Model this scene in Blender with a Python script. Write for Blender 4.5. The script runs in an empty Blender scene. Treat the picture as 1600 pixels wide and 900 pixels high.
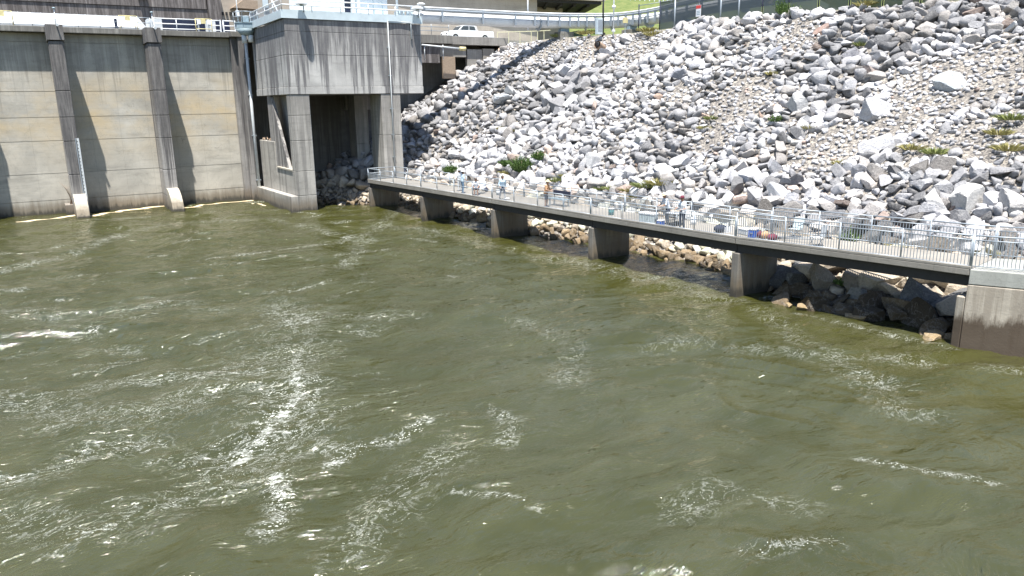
import bpy, math, random
import numpy as np
from mathutils import Vector, Matrix, Euler
random.seed(7); RS = np.random.RandomState(11)
S = bpy.context.scene
COL = S.collection
# ------------------------------------------------------------------ camera
# world axes: X along the dam wall (to the right), Y into the dam, Z up; water level z = 0
FPX, PITCH, ROLL, AZ = 1180.0, math.radians(13.85), math.radians(-0.863), math.radians(58.38)
CAMZ = 9.5
def cam_rows():
    A = AZ
    # directions in world: forward azimuth = (cosA, sinA), right = (sinA, -cosA)
    fw = Vector((math.cos(A), math.sin(A), 0)); rt = Vector((math.sin(A), -math.cos(A), 0)); up = Vector((0, 0, 1))
    f = fw * math.cos(PITCH) - up * math.sin(PITCH)
    d = -(fw * math.sin(PITCH) + up * math.cos(PITCH))
    cr, sr = math.cos(ROLL), math.sin(ROLL)
    return rt * cr - d * sr, rt * sr + d * cr, f
RX, RD, RF = cam_rows()
CP = Vector((0, 0, CAMZ))
def ray(x, y): return RX * ((x - 800) / FPX) + RD * ((y - 450) / FPX) + RF
def atZ(x, y, z): d = ray(x, y); return CP + d * ((z - CAMZ) / d.z)
def atY(x, y, Y): d = ray(x, y); return CP + d * (Y / d.y)
def atX(x, y, X): d = ray(x, y); return CP + d * (X / d.x)
cam = bpy.data.cameras.new('camera'); camo = bpy.data.objects.new('camera', cam); COL.objects.link(camo)
cam.sensor_width = 36; cam.lens = FPX / 1600 * 36; cam.clip_end = 3000; cam.clip_start = 0.5
camo.matrix_world = Matrix(((RX.x, -RD.x, -RF.x, 0), (RX.y, -RD.y, -RF.y, 0), (RX.z, -RD.z, -RF.z, CAMZ), (0, 0, 0, 1)))
S.camera = camo
# ------------------------------------------------------------------ light
SUN_EL = math.radians(73.0); SUN_H = Vector((-0.56, -0.83)).normalized()   # horizontal direction towards the sun
W = bpy.data.worlds.new("World"); S.world = W; W.use_nodes = True
nt = W.node_tree; nt.nodes.clear()
sky = nt.nodes.new('ShaderNodeTexSky'); sky.sky_type = 'NISHITA'; sky.sun_disc = False
sky.sun_elevation = SUN_EL; sky.sun_rotation = math.atan2(SUN_H.x, SUN_H.y)
sky.air_density = 1.0; sky.dust_density = .35; sky.ozone_density = 1.0
bg = nt.nodes.new('ShaderNodeBackground'); bg.inputs[1].default_value = 0.088
wo = nt.nodes.new('ShaderNodeOutputWorld'); nt.links.new(sky.outputs[0], bg.inputs[0]); nt.links.new(bg.outputs[0], wo.inputs[0])
sl = bpy.data.lights.new('sun', 'SUN'); sl.energy = 5.0; sl.angle = math.radians(0.53); sl.color = (1, 0.955, 0.88)
so = bpy.data.objects.new('sun', sl); COL.objects.link(so)
sd = Vector((SUN_H.x * math.cos(SUN_EL), SUN_H.y * math.cos(SUN_EL), math.sin(SUN_EL)))
so.rotation_euler = sd.to_track_quat('Z', 'Y').to_euler(); so.location = sd * 200
S.view_settings.view_transform = 'Standard'; S.view_settings.look = 'None'; S.view_settings.gamma = 1
S.view_settings.exposure = 1.25; S.view_settings.use_curve_mapping = False
S.render.engine = 'CYCLES'
S.cycles.max_bounces = 5; S.cycles.transparent_max_bounces = 12; S.cycles.caustics_reflective = False; S.cycles.caustics_refractive = False

# ------------------------------------------------------------------ node materials
class NM:
    def __init__(s, name):
        s.m = bpy.data.materials.new(name); s.m.use_nodes = True; s.t = s.m.node_tree; s.t.nodes.clear()
        s.out = s.n('ShaderNodeOutputMaterial'); s.b = s.n('ShaderNodeBsdfPrincipled'); s.l(s.b.outputs[0], s.out.inputs[0])
    def n(s, t, **k):
        x = s.t.nodes.new(t)
        for a, b in k.items(): setattr(x, a, b)
        return x
    def l(s, a, b): s.t.links.new(a, b)
    def pos(s, scale=(1, 1, 1), obj=False):
        g = s.n('ShaderNodeTexCoord').outputs['Object'] if obj else s.n('ShaderNodeNewGeometry').outputs['Position']
        mp = s.n('ShaderNodeMapping'); s.l(g, mp.inputs[0]); mp.inputs['Scale'].default_value = scale; return mp.outputs[0]
    def noise(s, v, sc, det=4, rough=.55, dist=0):
        x = s.n('ShaderNodeTexNoise'); s.l(v, x.inputs['Vector']); x.inputs['Scale'].default_value = sc
        x.inputs['Detail'].default_value = det; x.inputs['Roughness'].default_value = rough; x.inputs['Distortion'].default_value = dist
        return x.outputs[0]
    def ramp(s, f, pts):
        x = s.n('ShaderNodeValToRGB'); s.l(f, x.inputs[0]); e = x.color_ramp.elements
        while len(e) < len(pts): e.new(0.5)
        for i, (p, c) in enumerate(pts):
            e[i].position = p; e[i].color = (c, c, c, 1) if isinstance(c, (int, float)) else (*c, 1)
        return x.outputs[0]
    def mr(s, f, a, b, c=0., d=1., smooth=False):
        x = s.n('ShaderNodeMapRange'); x.clamp = True
        if smooth: x.interpolation_type = 'SMOOTHSTEP'
        s.l(f, x.inputs[0]) 
        for i, q in enumerate((a, b, c, d)): x.inputs[i + 1].default_value = q
        return x.outputs[0]
    def mix(s, f, a, b, mode='MIX'):
        x = s.n('ShaderNodeMix', data_type='RGBA', blend_type=mode)
        for i, q in ((0, f), (6, a), (7, b)):
            if hasattr(q, 'links'): s.l(q, x.inputs[i])
            else: x.inputs[i].default_value = q if i == 0 else (*q, 1)
        return x.outputs[2]
    def math(s, op, a, b=0.):
        x = s.n('ShaderNodeMath', operation=op)
        for i, q in ((0, a), (1, b)):
            if hasattr(q, 'links'): s.l(q, x.inputs[i])
            else: x.inputs[i].default_value = q
        return x.outputs[0]
    def bump(s, h, strength=.5, dist=.02, prev=None):
        x = s.n('ShaderNodeBump'); s.l(h, x.inputs['Height']); x.inputs['Strength'].default_value = strength; x.inputs['Distance'].default_value = dist
        if prev: s.l(prev, x.inputs['Normal'])
        return x.outputs[0]
    def set(s, **k):
        for a, q in k.items():
            i = s.b.inputs[a.replace('_', ' ')]
            if hasattr(q, 'links'): s.l(q, i)
            elif isinstance(q, tuple): i.default_value = (*q, 1)
            else: i.default_value = q
        return s
def plain(name, c, rough=.6, metal=0, var=.15, sc=6):
    m = NM(name); v = m.pos(); n = m.noise(v, sc, 3)
    m.set(Base_Color=m.mix(m.mr(n, .3, .7), tuple(x * (1 - var) for x in c), tuple(min(1, x * (1 + var)) for x in c)), Roughness=rough, Metallic=metal)
    return m.m
def concrete(name, base, dark, stain=.6, top=16.6, band=5., wet=True, tan=None, rough=.9, tanrange=None, cover=0., low=.12):
    """weathered board-marked concrete: vertical run-off streaks fading down from `top`, blotches, waterline band"""
    m = NM(name); v = m.pos()
    streak = m.noise(m.pos((1.1, 1.1, .09)), 1.0, 6, .7)
    fine = m.noise(m.pos((5.5, 5.5, .16)), 1.5, 4, .6)
    blotch = m.noise(v, .35, 5, .6, .6)
    sep = m.n('ShaderNodeSeparateXYZ'); m.l(m.n('ShaderNodeNewGeometry').outputs['Position'], sep.inputs[0]); z = sep.outputs[2]
    fall = m.mr(m.math('ADD', z, m.math('MULTIPLY', m.noise(m.pos((.8, .8, .02)), 1.2, 5, .7), band * .9)), top - band * .45, top + band * .35, low, 1.)
    s1 = m.math('MULTIPLY', m.mr(streak, .42 - cover, .56 - cover, 0, 1, True), fall)
    s2 = m.math('MULTIPLY', m.mr(fine, .43 - cover, .62 - cover, 0, .85, True), fall)
    def drip(sx, L, a, b):
        nn = m.noise(m.pos((sx, sx, .012)), 1.0, 5, .75, .15)
        ln = m.mr(nn, a - cover, b - cover, 0, L)
        e = m.math('SUBTRACT', m.math('ADD', z, ln), top)
        return m.mr(e, -.25, band * .30, 0, 1)
    d1 = drip(.9, band * 1.5, .42, .60); d2 = m.math('MULTIPLY', drip(3.6, band * 1.15, .42, .66), .9)
    body = m.mr(m.noise(m.pos((4.5, 4.5, .35)), 1.0, 6, .7), .3, .55, .45, 1)
    st0 = m.math('MULTIPLY', m.math('MAXIMUM', d1, d2), body)
    st = m.math('MULTIPLY', m.math('MAXIMUM', st0, m.math('MULTIPLY', m.math('MAXIMUM', s1, s2), .38)), stain)
    c = m.mix(m.mr(blotch, .33, .67), tuple(x * .74 for x in base), tuple(x * 1.1 for x in base))
    c = m.mix(m.mr(m.noise(m.pos((.22, .22, 1.1)), 1.0, 6, .7, .4), .5, .68, 0, .5, True), c, tuple(x * .55 for x in base))
    if tan:
        tm = m.math('MULTIPLY', m.mr(m.noise(m.pos((.5, .5, .8)), .5, 4, .6), .38, .62), m.mr(z, tanrange[0], tanrange[1]))
        tm = m.math('MULTIPLY', tm, m.mr(z, tanrange[3], tanrange[2]))
        c = m.mix(m.math('MULTIPLY', tm, .85), c, tan)
    c = m.mix(st, c, dark)
    spots = m.mr(m.noise(v, 1.7, 6, .7, 1.0), .62, .74, 0, .5, True)
    c = m.mix(spots, c, tuple(x * 1.3 for x in dark))
    if wet:
        zz = m.math('ADD', z, m.math('MULTIPLY', m.noise(m.pos((2.5, 2.5, .3)), 1.5, 4), -1.1))
        c = m.mix(m.mr(zz, 1.0, -.1, 0, .75, True), c, (.13, .095, .055))
        c = m.mix(m.mr(zz, .0, -.45, 0, .9, True), c, (.03, .026, .018))
    fz = m.math('ABSOLUTE', m.math('SUBTRACT', m.math('FRACT', m.math('MULTIPLY', z, 1.64)), .5))
    hx = m.math('ADD', sep.outputs[0], sep.outputs[1]); fx = m.math('ABSOLUTE', m.math('SUBTRACT', m.math('FRACT', m.math('MULTIPLY', hx, .41)), .5))
    seam = m.math('MAXIMUM', m.mr(fz, .025, 0, 0, .30), m.mr(fx, .012, 0, 0, .35)); c = m.mix(seam, c, tuple(x * .35 for x in base))
    crack = m.mr(m.math('ABSOLUTE', m.math('SUBTRACT', m.noise(m.pos((1, 1, .6)), .45, 8, .7, .4), .5)), 0, .003, .6, 0); c = m.mix(crack, c, tuple(x * .25 for x in base))
    grain = m.noise(v, 14, 4, .7)
    c = m.mix(m.mr(grain, .3, .7, 0, .22), c, tuple(x * .6 for x in base))
    m.set(Base_Color=c, Roughness=rough, Normal=m.bump(grain, .35, .02, m.bump(m.noise(v, 2.2, 4), .25, .05)))
    return m.m
M = {}
M['dam'] = concrete('dam_concrete', (.50, .475, .42), (.075, .068, .066), .35, 16.2, 5, tan=(.58, .46, .28), tanrange=(4, 9, 9.5, 13.5))
M['pier'] = concrete('pier_concrete', (.34, .325, .31), (.07, .066, .068), .95, 16.4, 11, cover=.04)
M['cap'] = concrete('cap_concrete', (.30, .29, .265), (.06, .055, .052), .6, 17, 3, wet=False)
M['nose'] = concrete('pale_concrete', (.55, .51, .43), (.2, .18, .15), .3, 2, 2)
M['tower'] = concrete('tower_concrete', (.50, .49, .47), (.095, .093, .10), .95, 16.7, 5.2, wet=False, cover=.045, low=.16)
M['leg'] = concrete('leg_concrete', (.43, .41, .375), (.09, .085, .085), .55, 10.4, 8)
M['inner_shade'] = concrete('painted_shade_concrete', (.20, .19, .175), (.06, .055, .05), .6, 10, 6)  # darker concrete that paints in the shade inside the tower
M['walk'] = concrete('walkway_concrete', (.31, .29, .255), (.2, .18, .16), .4, 3, 3, wet=False)
M['wpier'] = concrete('walkway_pier_concrete', (.235, .22, .195), (.12, .10, .085), .6, 2.4, 3)  # base darkened to deepen the shade on the pier faces
M['beam'] = plain('dark_beam', (.03, .028, .026), .85)  # near-black base puts the slab overhang's shade into the colour
M['abut_cap'] = concrete('abutment_cap_concrete', (.40, .405, .375), (.2, .2, .18), .3, 3.1, 2, wet=False)
M['back'] = concrete('stained_far_concrete', (.40, .37, .36), (.06, .052, .05), 1.0, 21, 8, wet=False, cover=.06, low=.5)
M['beige'] = concrete('beige_concrete', (.47, .42, .36), (.36, .32, .27), .35, 22, 8, wet=False)
M['white'] = plain('white_paint', (.74, .76, .78), .45, 0, .06, 2)
M['offwhite'] = plain('grey_white_paint', (.55, .58, .60), .5, 0, .1, 2)
M['galv'] = plain('galvanised_steel', (.33, .37, .41), .45, .35, .12, 9)
M['steel'] = plain('blue_grey_steel', (.27, .35, .40), .5, .1, .1, 3)
M['fascia'] = plain('pale_blue_fascia', (.50, .58, .62), .55, 0, .1, 1.3)
M['dkblue'] = plain('dark_blue_glass', (.012, .018, .045), .2, 0, .2)
M['dark'] = plain('near_black', (.02, .02, .022), .7)
M['yellow'] = plain('yellow_paint', (.60, .53, .28), .6)
M['palerail'] = plain('faded_yellow_rail', (.62, .59, .40), .6)
M['brown'] = plain('brown_hood', (.30, .23, .17), .7)
M['rubber'] = plain('rubber', (.03, .03, .03), .85)
M['glass'] = plain('car_glass', (.05, .06, .07), .08)
M['carwhite'] = plain('white_car_paint', (.75, .77, .79), .25, 0, .03)
M['chrome'] = plain('chrome', (.5, .5, .5), .25, .9)
M['red'] = plain('red_plastic', (.35, .03, .03), .5)
M['redpaint'] = plain('red_sign_paint', (.6, .06, .05), .5)
M['blue'] = plain('blue_plastic', (.02, .09, .42), .4)
M['orange'] = plain('orange_cloth', (.50, .29, .16), .8)
M['cooler'] = plain('pale_grey_cooler', (.52, .60, .62), .5)
M['maroon'] = plain('maroon_cloth', (.13, .02, .04), .8)
M['teal'] = plain('teal_bucket', (.06, .20, .21), .5)
M['navy'] = plain('navy_cloth', (.02, .025, .05), .9)
M['straw'] = plain('straw', (.58, .50, .36), .85)
M['rust'] = plain('rusty_steel', (.14, .07, .04), .85, .2, .3, 8)
M['asphalt'] = plain('asphalt', (.30, .29, .27), .95, 0, .15, 2)
M['wood'] = plain('dry_wood', (.30, .22, .16), .9, 0, .3, 5)
M['skin'] = plain('skin', (.30, .17, .11), .6)
# ------------------------------------------------------------------ mesh builder
def link(name, me, parent=None, mat=None):
    o = bpy.data.objects.new(name, me); COL.objects.link(o)
    if parent: o.parent = parent
    if mat: me.materials.append(mat)
    return o
def tag(o, label=None, cat=None, group=None, kind=None):
    if label: o['label'] = label
    if cat: o['category'] = cat
    if group: o['group'] = group
    if kind: o['kind'] = kind
    return o
def thing(name, label, cat, loc=(0, 0, 0), group=None):
    o = bpy.data.objects.new(name, None); COL.objects.link(o); o.location = loc; o.empty_display_size = .3
    return tag(o, label, cat, group)
def wloc(o):
    v = Vector((0, 0, 0))
    while o: v += o.location; o = o.parent
    return v
class MB:
    def __init__(s): s.v = []; s.f = []; s.sm = []
    def add(s, vs, fs, smooth=False):
        n = len(s.v); s.v += [tuple(x) for x in vs]; s.f += [tuple(i + n for i in f) for f in fs]; s.sm += [smooth] * len(fs); return s
    def box(s, x0, x1, y0, y1, z0, z1):
        return s.add([(x0, y0, z0), (x1, y0, z0), (x1, y1, z0), (x0, y1, z0), (x0, y0, z1), (x1, y0, z1), (x1, y1, z1), (x0, y1, z1)],
              [(0, 3, 2, 1), (4, 5, 6, 7), (0, 1, 5, 4), (1, 2, 6, 5), (2, 3, 7, 6), (3, 0, 4, 7)])
    def beam(s, p, q, w, h, up=(0, 0, 1)):
        p = Vector(p); q = Vector(q); d = (q - p).normalized(); up = Vector(up)
        sd_ = d.cross(up)
        if sd_.length < 1e-4: sd_ = Vector((1, 0, 0))
        sd_.normalize(); u2 = sd_.cross(d)
        vs = [a + sd_ * (w / 2 * i) + u2 * (h / 2 * j) for a in (p, q) for i, j in ((-1, -1), (1, -1), (1, 1), (-1, 1))]
        return s.add(vs, [(0, 1, 2, 3), (7, 6, 5, 4), (0, 4, 5, 1), (1, 5, 6, 2), (2, 6, 7, 3), (3, 7, 4, 0)])
    def tube(s, pts, r, n=8, cap=True):
        pts = [Vector(p) for p in pts]; rr = r if isinstance(r, (list, tuple)) else [r] * len(pts)
        vs = []; fs = []; prev = None
        for i, p in enumerate(pts):
            d = (pts[min(i + 1, len(pts) - 1)] - pts[max(i - 1, 0)]).normalized()
            a = Vector((0, 0, 1)) if abs(d.z) < .9 else Vector((1, 0, 0))
            if prev is not None: a = prev
            x = (a - d * a.dot(d)).normalized(); prev = x; y = d.cross(x)
            vs += [p + (x * math.cos(2 * math.pi * k / n) + y * math.sin(2 * math.pi * k / n)) * rr[i] for k in range(n)]
        for i in range(len(pts) - 1):
            fs += [(i * n + k, i * n + (k + 1) % n, (i + 1) * n + (k + 1) % n, (i + 1) * n + k) for k in range(n)]
        s.add(vs, fs, True)
        if cap:
            m = len(s.v) - len(vs); s.f += [tuple(m + k for k in reversed(range(n))), tuple(m + (len(pts) - 1) * n + k for k in range(n))]; s.sm += [False, False]
        return s
    def prism(s, poly, h0, h1, axis='z'):
        """poly 2-D outline extruded between h0 and h1 along an axis (x: poly=(y,z), y: poly=(x,z), z: poly=(x,y))"""
        def P(a, b, h): return {'z': (a, b, h), 'y': (a, h, b), 'x': (h, a, b)}[axis]
        n = len(poly); vs = [P(a, b, h0) for a, b in poly] + [P(a, b, h1) for a, b in poly]
        fs = [tuple(range(n)), tuple(range(2 * n - 1, n - 1, -1))] + [(i, i + n, (i + 1) % n + n, (i + 1) % n) for i in range(n)]
        return s.add(vs, fs)
    def ball(s, c, r, n=10, m=7, sc=(1, 1, 1), z0=-1.):
        vs = []; fs = []
        for j in range(m + 1):
            th = math.pi * j / m; zz = max(math.cos(th), z0)
            for k in range(n):
                a = 2 * math.pi * k / n; vs.append((c[0] + r * sc[0] * math.sin(th) * math.cos(a), c[1] + r * sc[1] * math.sin(th) * math.sin(a), c[2] + r * sc[2] * zz))
        for j in range(m): fs += [(j * n + k, (j + 1) * n + k, (j + 1) * n + (k + 1) % n, j * n + (k + 1) % n) for k in range(n)]
        return s.add(vs, fs, True)
    def build(s, name, mat, parent=None, bevel=0, recalc=True):
        off = wloc(parent) if parent else Vector((0, 0, 0))
        me = bpy.data.meshes.new(name); me.from_pydata([(x - off.x, y - off.y, z - off.z) for x, y, z in s.v], [], s.f)
        me.polygons.foreach_set('use_smooth', s.sm)
        if recalc:
            import bmesh
            b = bmesh.new(); b.from_mesh(me); bmesh.ops.recalc_face_normals(b, faces=b.faces); b.to_mesh(me); b.free()
        me.update(); o = link(name, me, parent, mat)
        if bevel:
            md = o.modifiers.new('bevel', 'BEVEL'); md.width = bevel; md.segments = 2; md.limit_method = 'ANGLE'
        return o
def children(o): return [c for c in o.children]
def copy_tree(o, parent=None):
    c = o.copy(); COL.objects.link(c)
    if parent: c.parent = parent
    for ch in list(o.children): copy_tree(ch, c)
    return c
# ------------------------------------------------------------------ numpy noise
def vnoise(x, y, seed=0):
    xi = np.floor(x).astype(np.int64); yi = np.floor(y).astype(np.int64); fx = x - xi; fy = y - yi
    fx = fx * fx * fx * (fx * (fx * 6 - 15) + 10); fy = fy * fy * fy * (fy * (fy * 6 - 15) + 10)
    def h(a, b):
        n = (a * 374761393 + b * 668265263 + seed * 974634777) & 0x7fffffff
        n = ((n ^ (n >> 13)) * 1274126177) & 0x7fffffff
        return ((n ^ (n >> 16)) & 0xffff) / 65535.0
    return (h(xi, yi) * (1 - fx) + h(xi + 1, yi) * fx) * (1 - fy) + (h(xi, yi + 1) * (1 - fx) + h(xi + 1, yi + 1) * fx) * fy
def fbm(x, y, o=4, seed=0, g=.5):
    s = 0; a = 1; t = 0
    for i in range(o): s = s + a * vnoise(x, y, seed + i * 17); t += a; a *= g; x = x * 2.03 + 11.3; y = y * 2.03 + 5.7
    return s / t
def grid_mesh(name, xs, ys, zf, mat, kind=None):
    X, Y = np.meshgrid(xs, ys); Z = zf(X, Y); nx, ny = len(xs), len(ys)
    me = bpy.data.meshes.new(name); co = np.stack([X, Y, Z], -1).reshape(-1, 3).astype(np.float32)
    i = (np.arange(ny - 1)[:, None] * nx + np.arange(nx - 1)[None, :]).ravel()
    fs = np.stack([i, i + 1, i + nx + 1, i + nx], -1)
    me.vertices.add(len(co)); me.vertices.foreach_set('co', co.ravel())
    me.loops.add(fs.size); me.loops.foreach_set('vertex_index', fs.ravel().astype(np.int32))
    me.polygons.add(len(fs)); me.polygons.foreach_set('loop_start', np.arange(0, fs.size, 4, dtype=np.int32)); me.polygons.foreach_set('loop_total', np.full(len(fs), 4, np.int32))
    me.update(calc_edges=True); me.polygons.foreach_set('use_smooth', [True] * len(fs))
    o = link(name, me, None, mat)
    if kind: o['kind'] = kind
    return o, X, Y

# ------------------------------------------------------------------ terrain
def lin(pts):
    a, b = zip(*sorted(pts)); return lambda v: np.interp(v, a, b)
toe = lin([(-40, 36), (5, 35), (12, 33), (15, 31.6), (22, 31.0), (26.5, 31.4), (29, 31.8), (32.3, 32.2), (37, 31.9), (43, 31.5), (47, 30.5), (51.7, 29.8), (54.4, 29.7), (63.3, 28.9), (65.7, 28.8), (69, 27), (71.5, 24.3), (76, 21.8), (84, 20.5)])
crest = lin([(-40, 72), (10, 60), (32, 57.5), (42, 54), (50, 52.2), (58, 53.4), (62, 53.2), (66.5, 50.8), (72, 49), (80, 49), (84, 50)])
def hland(X, Y):
    t = (X - toe(Y)) / (crest(Y) - toe(Y))
    h = np.where(t < 0, t * 22, 16.0 * np.clip(t, 0, 1) ** 1.04)
    h = h + np.where(t > 1, .15, 0)
    h = np.where((Y > 81.5), np.maximum(h, np.where(Y > 83, 16.4, 2)), h) if False else h
    fwd = X * math.cos(AZ) + Y * math.sin(AZ)
    hill = np.clip((fwd - 118) * .34, 0, 60)
    h = h + np.where(t > 1, hill, 0)
    h = h + (fbm(X * .6, Y * .6, 3, 5) - .5) * .5 * (t > 0) * (t < 1)
    return np.maximum(h, -3)
mt = NM('ground_material'); v_ = mt.pos(); nz = mt.noise(v_, .9, 6, .65)
sp = mt.n('ShaderNodeSeparateXYZ'); mt.l(mt.n('ShaderNodeNewGeometry').outputs['Position'], sp.inputs[0])
grass_c = mt.mix(mt.mr(mt.noise(v_, .7, 8, .75), .38, .62), (.075, .115, .025), (.15, .165, .05))
sand_c = mt.mix(mt.mr(nz, .35, .65), (.22, .20, .175), (.44, .40, .345))
sand_c = mt.mix(mt.mr(mt.noise(v_, 7, 4, .7), .42, .6), (.08, .075, .075), sand_c)
gm = mt.mr(mt.math('ADD', sp.outputs[2], mt.math('MULTIPLY', mt.noise(v_, .8, 4), .5)), 16.3, 16.55)
mt.set(Base_Color=mt.mix(gm, sand_c, grass_c), Roughness=.95, Normal=mt.bump(mt.noise(v_, 5, 5, .7), .8, .15))
grid_mesh('ground', np.concatenate([np.arange(19, 66, .5), np.arange(66, 200, 4), np.arange(200, 900, 50)]),
          np.concatenate([np.arange(-300, -10, 30), np.arange(-10, 82.3, .5), np.arange(82.5, 200, 4), np.arange(200, 900, 50)]), hland, mt.m, 'structure')

# ------------------------------------------------------------------ water
mw = NM('river_water'); wpos = mw.pos()
at = mw.n('ShaderNodeAttribute', attribute_name='foam'); foam_d = at.outputs['Fac']
at2 = mw.n('ShaderNodeAttribute', attribute_name='fdir')
warp = mw.n('ShaderNodeTexNoise'); mw.l(wpos, warp.inputs['Vector']); warp.inputs['Scale'].default_value = .22; warp.inputs['Detail'].default_value = 3
vm = mw.n('ShaderNodeVectorMath', operation='MULTIPLY_ADD'); mw.l(warp.outputs['Color'], vm.inputs[0]); vm.inputs[1].default_value = (2.2, 2.2, 0); mw.l(wpos, vm.inputs[2])
def mapped(rot, sc):
    mp = mw.n('ShaderNodeMapping'); mw.l(vm.outputs[0], mp.inputs[0]); mp.inputs['Rotation'].default_value = (0, 0, rot); mp.inputs['Scale'].default_value = sc; return mp.outputs[0]
m1 = mapped(math.radians(28), (.55, 1.5, 1)); 
n1 = mw.noise(m1, .8, 4, .55, .15); n2 = mw.noise(m1, 3.0, 4, .6, .2); n3 = mw.noise(mapped(math.radians(50), (.8, 1.3, 1)), 10, 4, .65)
b1 = mw.bump(n1, .9, .32); b2 = mw.bump(n2, .8, .09, b1); b3 = mw.bump(n3, .6, .022, b2)
silt = mw.mr(mw.noise(m1, .35, 4, .6, 1.), .35, .65)
wc = mw.mix(silt, (.034, .035, .006), (.050, .051, .017))
# foam: lacy threads + flecks, which also paint in sun sparkles
th = mw.noise(mapped(math.radians(28), (.8, 1.6, 1)), 1.6, 9, .75, .5)
lace = mw.math('SUBTRACT', 1., mw.math('MULTIPLY', mw.math('ABSOLUTE', mw.math('SUBTRACT', mw.noise(mapped(math.radians(20), (.9, 1.5, 1)), 1.5, 6, .65, .8), .5)), 7.))
clus = mw.mr(mw.noise(mapped(math.radians(28), (.35, 1.2, 1)), .5, 6, .72, .5), .535, .70, 0, 1)
clus = mw.math('MULTIPLY', clus, mw.n('ShaderNodeAttribute', attribute_name='current').outputs['Fac'])
clus = mw.math('MAXIMUM', clus, mw.math('MULTIPLY', foam_d, 1.1))
def flecks(sc, k, a, b):
    vor = mw.n('ShaderNodeTexVoronoi'); mw.l(mapped(math.radians(28), (.7, 1.2, 1)), vor.inputs['Vector']); vor.inputs['Scale'].default_value = sc; vor.inputs['Randomness'].default_value = 1
    sp_ = mw.n('ShaderNodeSeparateColor'); mw.l(vor.outputs['Color'], sp_.inputs[0])
    rad = mw.math('MULTIPLY', mw.math('MULTIPLY', clus, sp_.outputs[0]), k)
    return mw.mr(mw.math('SUBTRACT', rad, vor.outputs['Distance']), a, b)
flm = mw.math('MAXIMUM', flecks(17.0, .60, 0., .16), flecks(7.0, .32, 0., .08))
nrm = mw.math('ADD', mw.mr(th, .30, .70), mw.math('MULTIPLY', mw.math('MAXIMUM', lace, 0.), .22))
fmask = mw.mr(mw.math('SUBTRACT', nrm, mw.math('SUBTRACT', 1.18, mw.math('MULTIPLY', foam_d, .66))), 0., .5, 0, 1)
fmask = mw.math('MULTIPLY', fmask, mw.mr(foam_d, .03, .2))
thr = mw.math('MULTIPLY', mw.mr(lace, .74, 1.0, 0, .45), mw.mr(clus, .15, .6))
thr = mw.math('MULTIPLY', thr, mw.mr(n3, .38, .6))
fm = mw.math('MAXIMUM', mw.math('MAXIMUM', mw.math('MULTIPLY', fmask, mw.mr(n3, .3, .55, .35, .95)), thr), mw.math('MULTIPLY', flm, .8))
at3 = mw.n('ShaderNodeAttribute', attribute_name='scum')
fm = mw.math('MAXIMUM', fm, mw.mr(mw.math('ADD', at3.outputs['Fac'], mw.math('MULTIPLY', mw.math('SUBTRACT', n3, .5), .8)), .45, .6))
foamc = mw.mix(mw.mr(at3.outputs['Fac'], .1, .4), (.62, .64, .60), (.62, .50, .33))
mw.set(Base_Color=mw.mix(fm, wc, foamc), Roughness=mw.mr(fm, 0, 1, .07, .8), IOR=1.8, Normal=b3)
xs = np.concatenate([np.arange(-300, -28, 16), np.arange(-28, 36, .17), np.arange(36, 60, 6)]); ys = np.concatenate([np.arange(-200, 4, 12), np.arange(4, 88, .17), np.arange(88, 100, 6)])
def wz(X, Y):
    wx = X + 5 * (fbm(X * .12, Y * .12, 2, 3) - .5); wy = Y + 5 * (fbm(X * .12, Y * .12, 2, 9) - .5)
    a = math.radians(-28); u = wx * math.cos(a) + wy * math.sin(a); v = -wx * math.sin(a) + wy * math.cos(a)
    z = .55 * (fbm(u * .16, v * .34, 3, 21) - .5) + .15 * (fbm(u * .45, v * .95, 3, 31) - .5) - .20 * np.abs(2 * fbm(u * .30 + 3, v * .6, 2, 61) - 1) - .07 * np.abs(2 * fbm(u * 1.1, v * 2.0 + 7, 2, 67) - 1) + .06
    # standing boil along the main current line
    near = np.clip((Y - 70) / 10, 0, 1)
    z = z + .10 * np.sin(2.2 * np.hypot(X - 9, Y - 38) * .5 + 3 * fbm(X * .15, Y * .15, 2, 8)) * np.exp(-((X - 9) ** 2 + (Y - 38) ** 2) / 160)
    return z * (1 - .55 * near) - .02
wo_, WX, WY = grid_mesh('river_water', xs, ys, wz, mw.m, 'structure')
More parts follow.
